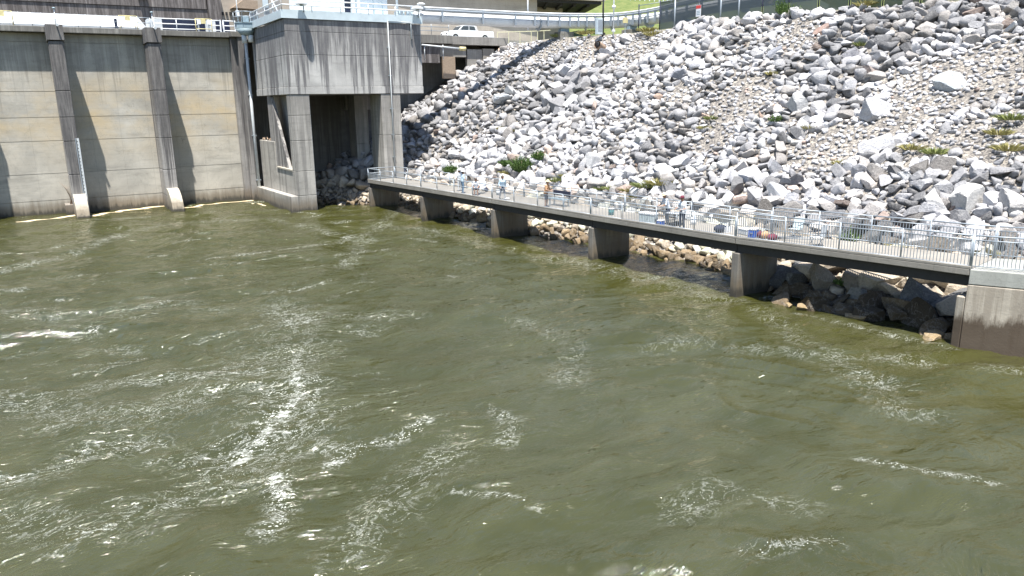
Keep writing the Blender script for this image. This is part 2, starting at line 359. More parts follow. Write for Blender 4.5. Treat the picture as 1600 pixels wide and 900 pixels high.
# foam density painted as a physical attribute of the surface: current lines in world metres
fd = np.zeros_like(WX); sc_ = np.zeros_like(WX)
def blobline(arr, pts, w, s):
    pts = [atZ(x, y, 0) for x, y in pts]
    for a, b in zip(pts[:-1], pts[1:]):
        dx, dy = b.x - a.x, b.y - a.y; L = dx * dx + dy * dy + 1e-6
        t = np.clip(((WX - a.x) * dx + (WY - a.y) * dy) / L, 0, 1)
        d = np.hypot(WX - a.x - t * dx, WY - a.y - t * dy)
        np.maximum(arr, s * np.exp(-(d / w) ** 2), out=arr)
jit = .55 + .6 * (fbm(WX * .8, WY * .8, 4, 77))
for pts, w, s in [([(450, 500), (456, 520)], .5, .7), ([(455, 480), (450, 560), (455, 650), (400, 700), (350, 720)], 1.9, .5), ([(458, 560), (462, 595), (470, 620)], .45, .9), ([(430, 612), (455, 612), (490, 618)], .5, .85), ([(462, 625), (430, 655), (402, 685), (370, 712)], .42, .9), ([(0, 480), (120, 500), (250, 470), (330, 480)], 1.4, .30), ([(0, 620), (100, 650), (240, 640), (330, 600), (430, 560)], 1.6, .46), ([(0, 800), (120, 830), (260, 780), (360, 740)], 1.0, .44), ([(560, 860), (620, 780), (700, 700)], .9, .4), ([(1060, 800), (1120, 760), (1250, 780)], .6, .34), ([(820, 500), (900, 540), (880, 600)], .9, .36), ([(1180, 480), (1300, 560), (1420, 640)], 1.0, .4), ([(620, 330), (560, 380), (540, 420)], .9, .5),
                  ([(430, 740), (440, 770), (432, 815), (415, 830)], .38, .85), ([(515, 725), (560, 700), (610, 685), (665, 662)], .28, .85), ([(480, 640), (500, 610)], .4, .7),
                  ([(525, 400), (560, 395), (600, 392)], .5, .6), ([(300, 405), (420, 395), (530, 380), (545, 370)], .5, .65), ([(640, 372), (680, 376)], .3, .75),
                  ([(500, 690), (520, 700), (600, 690)], .4, .6), ([(60, 640), (150, 600), (290, 590), (420, 585)], .8, .55), ([(0, 560), (90, 545), (200, 545)], .7, .34),
                  ([(0, 760), (80, 740), (140, 700), (240, 690)], .6, .5), ([(1020, 540), (1060, 530), (1200, 545)], .9, .38), ([(1280, 535), (1330, 570), (1420, 600)], .6, .5),
                  ([(1340, 718), (1430, 740), (1560, 760)], .16, .75), ([(700, 768), (790, 775), (850, 800)], .12, .7), ([(1180, 540), (1350, 555), (1600, 585)], .7, .5),
                  ([(1370, 590), (1390, 600)], .3, .8), ([(700, 430), (712, 432)], .3, .8), ([(535, 405), (545, 412)], .25, .9), ([(450, 333), (490, 334)], .25, .9),
                  ([(1170, 870), (1200, 860), (1300, 850)], .3, .5), ([(590, 350), (700, 365), (820, 395), (1000, 430), (1150, 470)], 1.2, .42), ([(200, 360), (300, 345), (390, 345)], .8, .45),
                  ([(0, 425), (100, 400), (190, 365)], .9, .55), ([(430, 345), (520, 365)], .8, .45), ([(440, 480), (560, 500), (650, 490)], .7, .4), ([(760, 640), (800, 660), (790, 690)], .4, .5),
                  ([(1240, 490), (1270, 497), (1360, 515), (1490, 545)], .35, .55)]:
    blobline(fd, pts, w, s)
fd = np.clip(fd * jit + .10 * (fbm(WX * .25, WY * .25, 3, 55) > .52), 0, 1)
for pts, w in [([(30, 347), (70, 343), (116, 337)], .38), ([(143, 338), (190, 327), (255, 322)], .4), ([(292, 324), (340, 317), (392, 313)], .38), ([(395, 318), (415, 321)], .15)]:
    blobline(sc_, pts, w, .95)
pa_, pb_2 = atZ(690, 350, 0), atZ(560, 880, 0); dv = (pb_2 - pa_); dv.z = 0; dv.normalize()
sdist = (WX - pa_.x) * dv.y - (WY - pa_.y) * dv.x      # metres to one side of the main current seam
sdist = sdist if ((atZ(100, 600, 0).x - pa_.x) * dv.y - (atZ(100, 600, 0).y - pa_.y) * dv.x) > 0 else -sdist
reg = np.clip(.52 + .10 * (sdist + 6 * (fbm(WX * .1, WY * .1, 3, 15) - .5)), .22, 1.0)
for nm, a in (('foam', fd), ('scum', sc_), ('current', reg)):
    at_ = wo_.data.attributes.new(nm, 'FLOAT', 'POINT'); at_.data.foreach_set('value', a.ravel().astype(np.float32))
# muddy river bed so the water sits in something
MB().box(-320, 62, -210, 100, -4, -3.2).build('riverbed', plain('mud', (.07, .06, .03), .95))['kind'] = 'structure'

# ------------------------------------------------------------------ dam
LIFTS = [-2, 1.25, 3.7, 6.65, 8.75, 11.02, 15.28, 16.05]
dam = thing('dam', 'tall stained concrete dam wall with vertical piers, left of the square tower', 'dam', (8, 82, 0))
def lifts(mb, x0, x1, y0, y1, lv, gap=.05):
    for a, b in zip(lv[:-1], lv[1:]): mb.box(x0, x1, y0, y1, a + gap / 2, b - gap / 2)
    mb.box(x0 + .06, x1 - .06, y0 + .07, y1 - .01, lv[0], lv[-1] - .05)
edges = [-60, -52.4, -44.8, -37.2, -29.6, -20.6, -12.9, -5.1, 2.68, 10.5, 18.3]
for i in range(len(edges) - 1):
    w = MB(); lifts(w, edges[i] + .05, edges[i + 1] - .05, 82, 83.6, LIFTS); w.build('wall_panel', M['dam'], dam)
for c in edges[3:-1]:
    p = MB(); lifts(p, c - .56, c + .56, 79.1, 81.97, LIFTS[:-2] + [15.2]); p.box(c - .64, c + .68, 79.0, 81.97, 15.26, 16.58); p.build('pier', M['pier'], dam, .03)
p = MB(); p.box(17.75, 18.32, 81.3, 82.0, -2, 16.1); p.box(18.32, 18.9, 80.7, 84, -2, 16.1); p.build('end_pier', M['pier'], dam, .03)
for a, b in zip(edges[:-1], edges[1:]):
    MB().box(a + (.69 if a > -40 else .01), b - .65, 81.15, 83.6, 16.07, 16.56).build('cap_beam', M['cap'], dam, .03)
MB().box(17.7, 18.95, 80.6, 83.6, 16.11, 16.6).build('cap_beam', M['cap'], dam, .03)
for c in edges[6:-1]:
    n = MB(); pr = [(79.08, -2), (79.08, 1.95), (78.5, 1.93), (77.9, 1.75), (77.2, 1.35), (76.7, .8), (76.4, .2), (76.4, -2)]
    n.prism(pr, c - .5, c + .52, 'x').build('pier_nose', M['nose'], dam, .04)
st = thing('dam_roadway', 'pale concrete service deck running along the top of the dam wall', 'deck', (8, 85, 16))
MB().box(-60, 19.0, 83.62, 94, 15.6, 16.5).build('slab', M['cap'], st)
# staff gauge and conduit
g = thing('staff_gauge', 'tall narrow blue-white water gauge on the lower edge of the leftmost pier in view', 'gauge', (3.2, 79, 0))
MB().box(3.14, 3.32, 78.99, 79.06, .1, 6.9).build('board', M['offwhite'], g)
t = MB()
for k in range(22): t.box(3.15, 3.2, 78.975, 78.988, .3 + k * .3, .36 + k * .3)
t.build('scale_marks', M['dark'], g)
MB().box(3.02, 3.08, 79.0, 79.09, 0, 6.9).build('bracket', M['galv'], g)
c = thing('conduit', 'white vertical pipe down the right end of the dam wall beside the dark slot', 'pipe', (19.0, 80.5, 0))
MB().tube([(19.02, 80.5, -.4), (19.02, 80.5, 16.4)], .15, 10).build('pipe', M['offwhite'], c)
for z in (2, 6.5, 10.5, 14): MB().box(18.8, 19.25, 80.38, 80.72, z, z + .09).build('bracket', M['galv'], c)
# small shrub stalk on the wall beside first pier
br = MB()
for k in range(7):
    a = Vector((1.9 + .05 * k, 80.6, .9)); br.tube([a, a + Vector((-.12 * (k - 2), -.1, .9 + .1 * k)), a + Vector((-.22 * (k - 2), -.2, 1.5 + .1 * k))], [.018, .012, .005], 4)
tag(br.build('dry_weed', M['wood']), 'thin dead brown weed stalks at the waterline left of the first pier', 'plant')
MB().box(1.5, 2.2, 80.1, 81.97, -.5, .9).build('ledge', M['pier'], dam)

# ------------------------------------------------------------------ tower
tw = thing('intake_tower', 'square stained concrete tower on legs at the right end of the dam wall', 'tower', (26, 74, 0))
X0, X1, Y0, Y1, ZB, ZT = 19.5, 32.35, 68.3, 79.9, 10.42, 16.72
hb = MB()
hl = [ZB, 11.08, 13.76, 15.7, ZT]
for i, (a, b) in enumerate(zip(hl[:-1], hl[1:])):
    e = .03 if i == 0 else 0
    hb.box(X0 - e, X1 + e, Y0 - e, Y1, a + (.015 if i else 0), b - .015)
hb.box(X0 + .04, X1 - .04, Y0 + .04, Y1 - .05, ZB + .05, ZT - .05)
hb.build('upper_block', M['tower'], tw, .025)
# front left leg
def leg(x0, x1, y0, y1, zs, nm='leg', mat='leg'):
    m = MB()
    for a, b in zip(zs[:-1], zs[1:]): m.box(x0, x1, y0, y1, a + .015, b - .015)
    m.box(x0 + .05, x1 - .05, y0 + .05, y1 - .05, zs[0] + .05, zs[-1] - .05)
    return m.build(nm, M[mat], tw, .03)
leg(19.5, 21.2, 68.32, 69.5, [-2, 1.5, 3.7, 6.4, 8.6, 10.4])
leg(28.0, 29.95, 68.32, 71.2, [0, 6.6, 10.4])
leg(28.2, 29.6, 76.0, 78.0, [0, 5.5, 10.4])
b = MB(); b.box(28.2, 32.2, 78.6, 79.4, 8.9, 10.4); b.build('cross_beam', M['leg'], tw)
MB().box(21.2, 32.2, 79.9, 80.7, -2, 10.6).build('back_wall', M['inner_shade'], tw)
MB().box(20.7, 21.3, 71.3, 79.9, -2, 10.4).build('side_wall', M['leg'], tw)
# left side: lower wall with sill, battered brace, base ledge
lw = MB(); lw.prism([(69.5, -2), (75.0, -2), (75.0, 3.62), (69.5, 3.62)], 19.52, 21.0, 'x'); lw.prism([(75.02, -2), (80.6, -2), (80.6, 6.1), (75.02, 6.1)], 19.52, 20.0, 'x')
lw.build('lower_wall', M['leg'], tw, .03)
MB().box(19.44, 21.1, 69.5, 74.6, 3.64, 3.80).build('sill', M['nose'], tw, .02)
MB().prism([(76.6, 3.8), (70.9, 3.8), (75.3, 10.4), (76.6, 10.4)], 19.62, 19.9, 'x').build('brace', M['pier'], tw, .02)
MB().prism([(68.28, -2), (81.6, -2), (81.6, 1.35), (68.28, 1.50)], 18.85, 19.5, 'x').build('base_ledge', M['leg'], tw, .04)
gr_ = MB()
for k in range(7): gr_.box(19.9, 19.94, 69.6 + k * .17, 69.64 + k * .17, 3.8, 6.4)
gr_.box(19.89, 19.95, 69.5, 70.8, 6.4, 6.46); gr_.build('rusty_grille', M['rust'], tw)
MB().box(21.22, 21.26, 68.5, 68.6, 0, 10.4).build('edge_strip', M['galv'], tw)
# slot behind the tower: side and back walls
MB().box(18.95, 34, 86.5, 87.5, -2, 16.5).box(18.9, 34, 80.75, 86.4, 15.9, 16.5).build('slot_wall', M['leg'], tw)
db = MB()
for k in range(12):
    a = Vector((19.62 + RS.rand() * .2, 76.2 + k * .32, 6.16 + RS.rand() * .08)); db.tube([a, a + Vector((RS.rand() * .3, .5 + RS.rand() * .7, RS.rand() * .2))], [.05, .03], 5)
tag(db.build('driftwood', M['wood'], None), 'heap of pale driftwood sticks caught on the ledge in the dark slot by the tower', 'driftwood')
# vertical drain pipe on tower
dp = thing('drain_pipe', 'white drain pipe bent over the top right of the tower and running down its leg', 'pipe', (29, 68.2, 0))
r_ = .085
MB().tube([(31.3, 68.18, 15.35), (31.3, 68.18, 16.85), (28.98, 68.18, 16.87), (28.98, 68.18, 3.2)], r_, 8).build('pipe', M['offwhite'], dp)
for z in (4.5, 6.6, 9, 12, 14.5): MB().box(28.84, 29.12, 68.17, 68.31, z, z + .1).build('bracket', M['galv'], dp)
# steel fascia, rails
fx0, fx1, fy0 = 19.25, 32.5, 68.17
f = MB(); f.box(fx0, fx1, fy0, fy0 + .16, 16.75, 17.45); f.box(fx0, fx0 + .16, fy0 + .17, 79.5, 16.75, 17.4); f.box(fx0 + .17, fx1, fy0 + .17, 79.9, 17.2, 17.36)
f.build('steel_deck', M['fascia'], tw)
def railing(parent, path, h, post=2.2, bars=(1.0, .55), r=.035, mat='galv', closed=False, pr=.035):
    for (p, q) in zip(path[:-1], path[1:]):
        p = Vector(p); q = Vector(q); L = (q - p).length; n = max(1, round(L / post))
        rb = MB()
        for b_ in bars: rb.tube([p + Vector((0, 0, h * b_)), q + Vector((0, 0, h * b_))], r, 6)
        rb.build('rail', M[mat], parent)
        for i in range(n + 1):
            a = p + (q - p) * (i / n); MB().tube([a, a + Vector((0, 0, h))], pr, 6).build('post', M[mat], parent)
rt_ = thing('tower_railing', 'pale two-bar steel railing round the top of the tower', 'railing', (25, 68.2, 17.4))
railing(rt_, [(19.35, 79.2, 17.4), (19.35, 68.15, 17.45), (32.4, 68.15, 17.45)], .82, 2.9, (1.0, .48), .05, 'white')
kick = MB()
for k in range(34):
    y = 68.6 + k * .31; kick.beam((19.37, y, 17.45), (19.37, y + .22, 18.2), .03, .03)
kick.build('lattice_infill', M['galv'], rt_)
# control house on top
ch = thing('control_house', 'white corrugated control house on top of the tower with a dark doorway', 'building', (26, 73, 17.4))
h = MB(); h.box(22.2, 25.85, 70.6, 75.5, 17.37, 20.4); h.box(27.4, 30.2, 70.9, 75.5, 17.37, 20.4); h.build('wall', M['white'], ch)
cr = MB()
for k in range(30): cr.box(22.3 + k * .12, 22.345 + k * .12, 70.55, 70.6, 17.4, 20.4)
cr.build('corrugation', M['offwhite'], ch)
MB().box(25.87, 26.5, 70.9, 71, 17.38, 20.3).build('doorway', M['dkblue'], ch)
MB().box(26.52, 27.38, 70.62, 71.6, 17.38, 20.4).build('door', M['offwhite'], ch)
for x in (26.9, 28.6, 29.5): MB().box(x, x + .06, 70.5, 70.58, 17.4, 20.4).build('downpipe', M['steel'], ch)
MB().box(22, 30.5, 70.3, 75.8, 20.42, 20.6).build('roof', M['offwhite'], ch)
vv = thing('valve_cabinet', 'pale steel cabinet and valve wheels in the right corner of the tower roof', 'cabinet', (31, 69.6, 17.4))
MB().box(30.5, 31.2, 69.3, 70.1, 17.37, 17.95).build('cabinet', M['galv'], vv, .03)
for k in range(4):
    a = 30.6 + k * .42; MB().tube([(a, 69.0, 17.37), (a, 69.0, 17.9 - .06 * (k % 2))], .07, 7).build('valve_stem', M['steel'], vv)
    w = MB(); w.tube([(a + .16 * math.cos(t_ * .7), 69.0 + .16 * math.sin(t_ * .7), 17.85) for t_ in range(10)], .025, 5); w.build('wheel', M['steel'], vv)
for x in (30.35, 30.75):
    tag(MB().tube([(x, 69.0 + (x > 30.5) * .8, 17.37), (x, 69.0 + (x > 30.5) * .8, 22)], .09, 8).build('mast', M['white']), 'white mast on the tower roof, %s of a close pair' % ('left' if x < 30.5 else 'right'), 'mast', 'white masts on the tower')
# dish-like lamps over the corners
def dishlamp(x, y, z, r, lab):
    l = thing('floodlight', lab, 'lamp', (x, y, 17.4), 'lamps on the tower corners')
    MB().tube([(x + .35, y + .55, 17.3), (x + .35, y + .55, z - .05), (x, y, z)], .05, 7).build('pole', M['galv'], l)
    MB().tube([(x, y, z - .22), (x, y, z - .1), (x, y, z + .08)], [r, r * .95, r * .3], 18).build('lamp_shade', M['white'], l)
    MB().tube([(x, y, z - .34), (x, y, z - .2)], [.12, .2], 10).build('bulb_housing', M['steel'], l)
dishlamp(31.75, 67.55, 18.15, .58, 'round white lamp shade overhanging the right front corner of the tower')
dishlamp(20.9, 67.6, 18.05, .5, 'round white lamp shade overhanging the front of the tower near its left corner')
ls = MB(); ls.ball((33.5, 70.4, 18.75), .42, 12, 6, (1, 1, .45), -.1); 
l3 = thing('dome_lamp', 'small white dome lamp above the start of the white pipe, right of the tower', 'lamp', (33.5, 70.4, 17.3)); ls.build('lamp_shade', M['white'], l3); MB().tube([(33.3, 70.4, 16.6), (33.3, 70.4, 18.7)], .05, 6).build('pole', M['offwhite'], l3)
# grey corner platform
pf = thing('hanging_platform', 'blue-grey steel platform hanging at the corner between dam wall and tower', 'platform', (19, 78.9, 16))
cx, cy = 18.85, 79.1
def ngon(r, n=8, a0=.39): return [(cx + r * math.cos(a0 + 2 * math.pi * k / n), cy + r * math.sin(a0 + 2 * math.pi * k / n)) for k in range(n)]
MB().prism(ngon(1.02), 16.72, 17.22).build('tray', M['steel'], pf, .02)
MB().prism(ngon(1.08), 17.23, 17.3).build('rim', M['steel'], pf)
MB().tube([(cx, cy, 16.72), (cx, cy, 16.15)], [.98, .55], 8).build('cone', M['steel'], pf)
MB().tube([(cx - .28, cy - .1, 16.16), (cx - .28, cy - .1, 15.4)], .24, 10).build('lamp_cylinder', M['offwhite'], pf)
MB().tube([(cx + .3, cy - .25, 16.16), (cx + .3, cy - .25, 15.5)], .26, 10).build('lamp_cylinder', M['white'], pf)
railing(pf, [(cx - 1, cy + .4, 17.3), (cx - .5, cy - 1, 17.3), (cx + .6, cy - 1, 17.3)], .95, 1.0, (1.0, .55), .035, 'galv')
bxs = MB(); bxs.box(cx - .35, cx + .25, cy - .4, cy + .1, 17.31, 17.85); bxs.build('winch_box', M['steel'], pf, .03)
MB().tube([(18.2, 79.2, 17.3), (18.2, 79.2, 21)], .04, 6).build('antenna_pole', M['white'], pf); MB().box(18.05, 18.35, 79.05, 79.35, 17.9, 18.4).build('junction_box', M['white'], pf)
wb = thing('leaning_pole', 'white pole leaning over the left railing of the tower', 'pole', (20, 73, 17.4)); MB().tube([(19.9, 71.2, 17.5), (19.7, 74.0, 19.8)], .07, 7).build('pole', M['white'], wb)

# ------------------------------------------------------------------ things along the dam top
def dam_cover(x0, x1, lab):
    w = thing('gate_cover', lab, 'cover', ((x0 + x1) / 2, 84.5, 16.5), 'white gate covers on the dam')
    MB().prism([(84.3, 16.52), (84.2, 17.0), (85.6, 18.1), (86.4, 18.15), (86.4, 16.52)], x0, x1, 'x').build('cover', M['white'], w, .02)
    s = MB()
    n = int((x1 - x0) / .9)
    for k in range(n): 
        xx = x0 + .4 + k * (x1 - x0 - .5) / n; s.beam((xx, 84.25, 17.03), (xx + .25, 85.58, 18.125), .03, .03)
    s.build('seams', M['offwhite'], w)
    MB().prism([(x1 + .01, 16.52), (x1 + 1.1, 16.52), (x1 + .01, 18.05)], 84.6, 86.3, 'y').build('end_slope', M['white'], w)
dam_cover(-22, -6.0, 'long white sloping metal cover on the dam top, cut by the left frame edge')
dam_cover(-4.9, 10.0, 'white sloping metal cover on the dam top ending left of the dark openings')
gd = thing('gate_house', 'low dark blue glazed openings on the dam top between white posts, left of the tower', 'shed', (15, 85, 16.5))
MB().box(12.2, 18.6, 84.8, 86.5, 16.52, 17.95).build('openings', M['dkblue'], gd)
MB().box(10.9, 12.18, 84.7, 86.5, 16.52, 17.9).build('end_panel', M['offwhite'], gd)
MB().box(16.2, 17.2, 84.72, 84.78, 16.53, 17.9).build('door_panel', M['offwhite'], gd)
rl = thing('dam_railing', 'white three-bar steel railing along the top edge of the dam wall', 'railing', (8, 83.2, 16.56))
for a, b in [(-6.2, -2.4), (-1.6, -.2), (1.2, 8.4), (9.6, 10.9), (11.2, 15.3), (16.2, 17.4), (17.6, 18.8)]:
    mt_ = 'white' if a > 11 else 'galv'
    if a > 11: MB().box(a, a + .1, 83.15, 83.25, 16.56, 17.9).box(b - .1, b, 83.15, 83.25, 16.56, 17.9).build('frame', M['white'], rl)
    railing(rl, [(a, 83.2, 16.56), (b, 83.2, 16.56)], 1.25, 2.0, (1.0, .62, .25), .045 if a > 11 else .03, mt_)
for x in (-7.0, -1.0, 9.0, 15.75):
    g = thing('ladder_gate', 'small yellow-framed gate with notice boards on the dam top, %s' % {-7.: 'outside the left end', -1.: 'leftmost in view', 9.: 'above the second bay', 15.75: 'beside the dark openings'}[x], 'gate', (x, 83.1, 16.56), 'yellow gates on the dam')
    railing(g, [(x - .75, 83.1, 16.56), (x + .75, 83.1, 16.56)], 1.35, 1.5, (1.0, .3), .035, 'yellow')
    MB().box(x - .25, x + .2, 83.04, 83.07, 17.45, 17.88).build('yellow_sign', M['yellow'], g)
    for s_ in (-.62, .3): MB().box(x + s_, x + s_ + .36, 83.04, 83.07, 17.4, 17.85).build('white_sign', M['white'], g)
    MB().box(x - .5, x + .55, 82.9, 83.5, 16.57, 16.66).build('step', M['dark'], g)
for x in (-1.9, 8.0):
    MB().box(x - .12, x + .14, 84.0, 84.1, 16.52, 17.7).build('narrow_doorway', M['dkblue'], rl)
def bulkhead(x, lab, z=16.6):
    l = thing('wall_lamp', lab, 'lamp', (x, 78.9, z), 'lamps on the dam piers')
    MB().tube([(x, 79.2, z), (x, 79.2, z + 1.2)], .035, 6).build('pole', M['white'], l)
    MB().tube([(x, 79.15, z - .02), (x, 78.75, z - .08), (x + .05, 78.35, z - .12)], [.05, .06, .13], 8).build('lamp_head', M['white'], l)
    MB().ball((x, 79.2, z + 1.3), .14, 8, 5, (1, 1, .6)).build('cap', M['steel'], l)
bulkhead(2.9, 'small lamp on a short pole on top of the pier nearest the left')
bulkhead(10.6, 'small lamp on a short pole on top of the middle pier of the dam wall')

# ------------------------------------------------------------------ backdrop structures
bw = thing('lock_wall', 'long dark-streaked concrete wall behind the dam top, reaching out of the frame', 'wall', (0, 96, 16))
w = MB(); w.box(-90, 18.6, 95, 97, 15, 20.1); w.build('wall', M['back'], bw); MB().box(-90, 18.5, 94.9, 97, 20.15, 24).build('upper_wall', M['back'], bw)
MB().box(11.5, 12.4, 94.4, 94.88, 20.9, 21.2).build('wall_lamp', M['offwhite'], bw)
MB().box(18.62, 20.0, 94.6, 97, 15, 26).build('pilaster', M['back'], bw)
pw = thing('powerhouse', 'pale beige concrete building behind the tower with a small brown hood', 'building', (26, 98, 16))
MB().box(20.02, 70, 98, 106, 14, 30).build('wall', M['beige'], pw)
p0 = atY(368, 11, 96.8); p1 = atY(392, 13, 96.8)
MB().prism([(p0.x - .4, p0.z - .1), (p0.x + 1.0, p0.z + .9), (p1.x + .8, p1.z + .85), (p1.x + .8, p1.z - .1)], 96.6, 98, 'y').build('hood', M['brown'], pw)
v = MB()
for k in range(5): a = atY(342 + k * 6, 21, 97.9); v.box(a.x - .12, a.x + .12, 97.85, 97.98, a.z - .2, a.z + .15)
v.build('vent', M['dark'], pw)
a = atY(414, 5, 97.9); MB().box(a.x - .3, a.x + .35, 97.8, 97.97, a.z - .5, a.z + 1.2).build('window', M['fascia'], pw)
# bridge; its soffit is coloured near-black to paint in the shade underneath
bg_ = thing('road_bridge', 'wide concrete road bridge with a dark underside beyond the white pipe', 'bridge', (60, 90, 16))
q = [atZ(*p, 23.0) for p in [(845, 3), (940, 7), (905, 25), (832, 21)]]
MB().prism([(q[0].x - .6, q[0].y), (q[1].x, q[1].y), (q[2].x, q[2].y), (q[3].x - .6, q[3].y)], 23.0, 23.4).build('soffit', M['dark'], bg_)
MB().prism([(36, q[0].y - .35), (q[1].x + .4, q[1].y - .35), (q[1].x + .4, q[1].y + .9), (36, q[0].y + .9)], 23.42, 25.6).build('edge_beam', M['beige'], bg_)
for k in range(4):
    a = q[0].lerp(q[1], (k + .6) / 4.4); b = q[3].lerp(q[2], (k + .6) / 4.4); MB().beam(a + Vector((0, .6, -.16)), b + Vector((0, -.3, -.16)), .4, .3).build('girder', M['beam'], bg_)
MB().prism([(33, q[0].y + .02), (q[0].x - .62, q[0].y + .02), (q[3].x - .62, q[3].y), (33, q[3].y)], 14, 23.40).build('abutment_wall', M['beige'], bg_)
MB().box(33.0, q[0].x - .5, q[0].y - .06, q[0].y + .01, 19.9, 20.0).build('wall_joint', M['beam'], bg_)
# slope road: asphalt behind the abutment
MB().box(19.5, 60, 81.2, 91.5, 16.3, 16.69).build('road', M['asphalt'])['kind'] = 'structure'
# approach slab (dark, stained) on girders right of tower
ap = thing('approach_bridge', 'stained concrete slab bridge with dark opening beneath, between tower and slope', 'bridge', (40, 81, 14))
def bxy(x0, x1, y0, y1, z0, z1, nm, mat, par=ap): return MB().box(x0, x1, y0, y1, z0, z1).build(nm, M[mat], par, .02)
bxy(32.5, 41.8, 80.0, 81.1, 16.0, 16.9, 'parapet', 'cap'); bxy(41.85, 49.5, 80.2, 81.15, 15.95, 16.86, 'parapet', 'leg')
bxy(32.5, 40.3, 80.3, 81.1, 13.9, 15.95, 'girder', 'back'); bxy(40.4, 43.8, 80.5, 81.15, 14.6, 15.9, 'seat_block', 'leg')
bxy(40.6, 42.2, 80.2, 80.48, 12.2, 14.6, 'column', 'brown'); bxy(44.0, 46.0, 80.6, 81.15, 13.2, 15.5, 'seat_block', 'leg')
bxy(33, 48, 84.5, 85.2, 5, 16.28, 'back_wall', 'leg'); bxy(46.05, 47.6, 80.5, 81.1, 14.2, 15.6, 'seat_block', 'walk')
railing(ap, [(32.7, 80.2, 16.92), (41.5, 80.2, 16.92)], 1.3, 2.1, (1.0, .66, .33), .035, 'galv')
tp = thing('handrail_pipe', 'slanting white handrail pipe with a yellow valve end, below the road right of the tower', 'pipe', (36, 79.5, 15))
a, b = atY(659, 70, 79.4), atY(718, 76, 79.4)
MB().tube([a, b], .09, 8).build('pipe', M['offwhite'], tp); MB().tube([b, b + Vector((.75, 0, -.02))], .22, 10).build('valve', M['yellow'], tp)
for x in (663, 692): pp = atY(x, 70, 79.45); MB().tube([pp, pp - Vector((0, 0, 1.6))], .05, 6).build('post', M['offwhite'], tp)
# low yellow-white guardrail on the crest
gy = thing('yellow_guardrail', 'low pale yellow guardrail at the top of the slope behind the rocks', 'guardrail', (50, 80, 16.5))
pts = [atY(777, 48, 80.5), atY(830, 51, 78), atY(860, 52, 76)]
pts = [Vector((p.x, p.y, 17.5)) for p in pts]
for p, q_ in zip(pts[:-1], pts[1:]):
    MB().beam(p, q_, .06, .09).build('rail', M['palerail'], gy)
    for k in range(3): a = p.lerp(q_, k / 3); MB().box(a.x - .035, a.x + .035, a.y - .035, a.y + .035, 16.2, 17.45).build('post', M['palerail'], gy)
# ------------------------------------------------------------------ pipe bridge
PC = [Vector((32.6, 71.3, 17.55))] + [Vector(atZ(*p, 17.55)) for p in [(800, 36), (880, 38.5)]]
PC = [Vector((32.6, 71.4, 17.55)), Vector((44.2, 71.0, 17.55)), Vector((49.5, 70.4, 17.55)), Vector((52.6, 69.3, 17.55)), Vector((54.8, 67.4, 17.5)), Vector((55.9, 64.6, 17.5)), Vector((55.9, 61.0, 17.5)), Vector((55.4, 57.6, 17.55)), Vector((54.9, 51.5, 17.6)), Vector((55.2, 44, 17.6)), Vector((57, 34, 17.6))]
pb_ = thing('pipeline', 'large white pipe with a steel walkway, running from the tower and bending behind the fence', 'pipeline', (50, 70, 16))
def crom(P, n=6):
    out = []
    for i in range(len(P) - 1):
        p0_, p1_, p2_, p3_ = P[max(i - 1, 0)], P[i], P[i + 1], P[min(i + 2, len(P) - 1)]
        for k in range(n):
            t = k / n; out.append(.5 * ((2 * p1_) + (p2_ - p0_) * t + (2 * p0_ - 5 * p1_ + 4 * p2_ - p3_) * t * t + (3 * p1_ - p0_ - 3 * p2_ + p3_) * t ** 3))
    return out + [P[-1]]
CC = crom(PC)
MB().tube([p + Vector((0, 0, .12)) for p in CC], .56, 24).build('pipe', M['white'], pb_)
for i in (0, 9, 18, 24, 33, 41, 50):
    d = (CC[min(i + 1, len(CC) - 1)] - CC[i]).normalized(); MB().tube([CC[i] - d * .07, CC[i] + d * .07], .74, 24).build('flange', M['galv'], pb_)
off = Vector((0, 0, .98)); rails = MB()
side = []
for i, p in enumerate(CC):
    d = (CC[min(i + 1, len(CC) - 1)] - CC[max(i - 1, 0)]).normalized(); nrm = Vector((d.y, -d.x, 0)).normalized(); side.append(p + nrm * .78)
MB().tube([p + Vector((0, 0, 1.0)) for p in side], .075, 6).build('top_rail', M['white'], pb_)
MB().tube([p + Vector((0, 0, .78)) for p in side], .12, 6).build('cable_tray', M['galv'], pb_)
MB().tube([p + Vector((0, 0, .3)) for p in side], .04, 6).build('mid_rail', M['galv'], pb_)
for i in range(0, len(side), 1 if False else 2):
    p = side[i]; MB().box(p.x - .09, p.x + .09, p.y - .09, p.y + .09, p.z - .3, p.z + .98).build('bracket', M['galv'], pb_)
for (x, y) in ((50.4, 70.3), (55.6, 65.2), (55.4, 57)):
    MB().box(x - .9, x + .9, y - .6, y + .6, 15.2, 16.75).build('support_block', M['cap'], pb_, .04); MB().box(x - .55, x + .55, y - .25, y + .25, 16.76, 17.1).build('saddle', M['steel'], pb_)
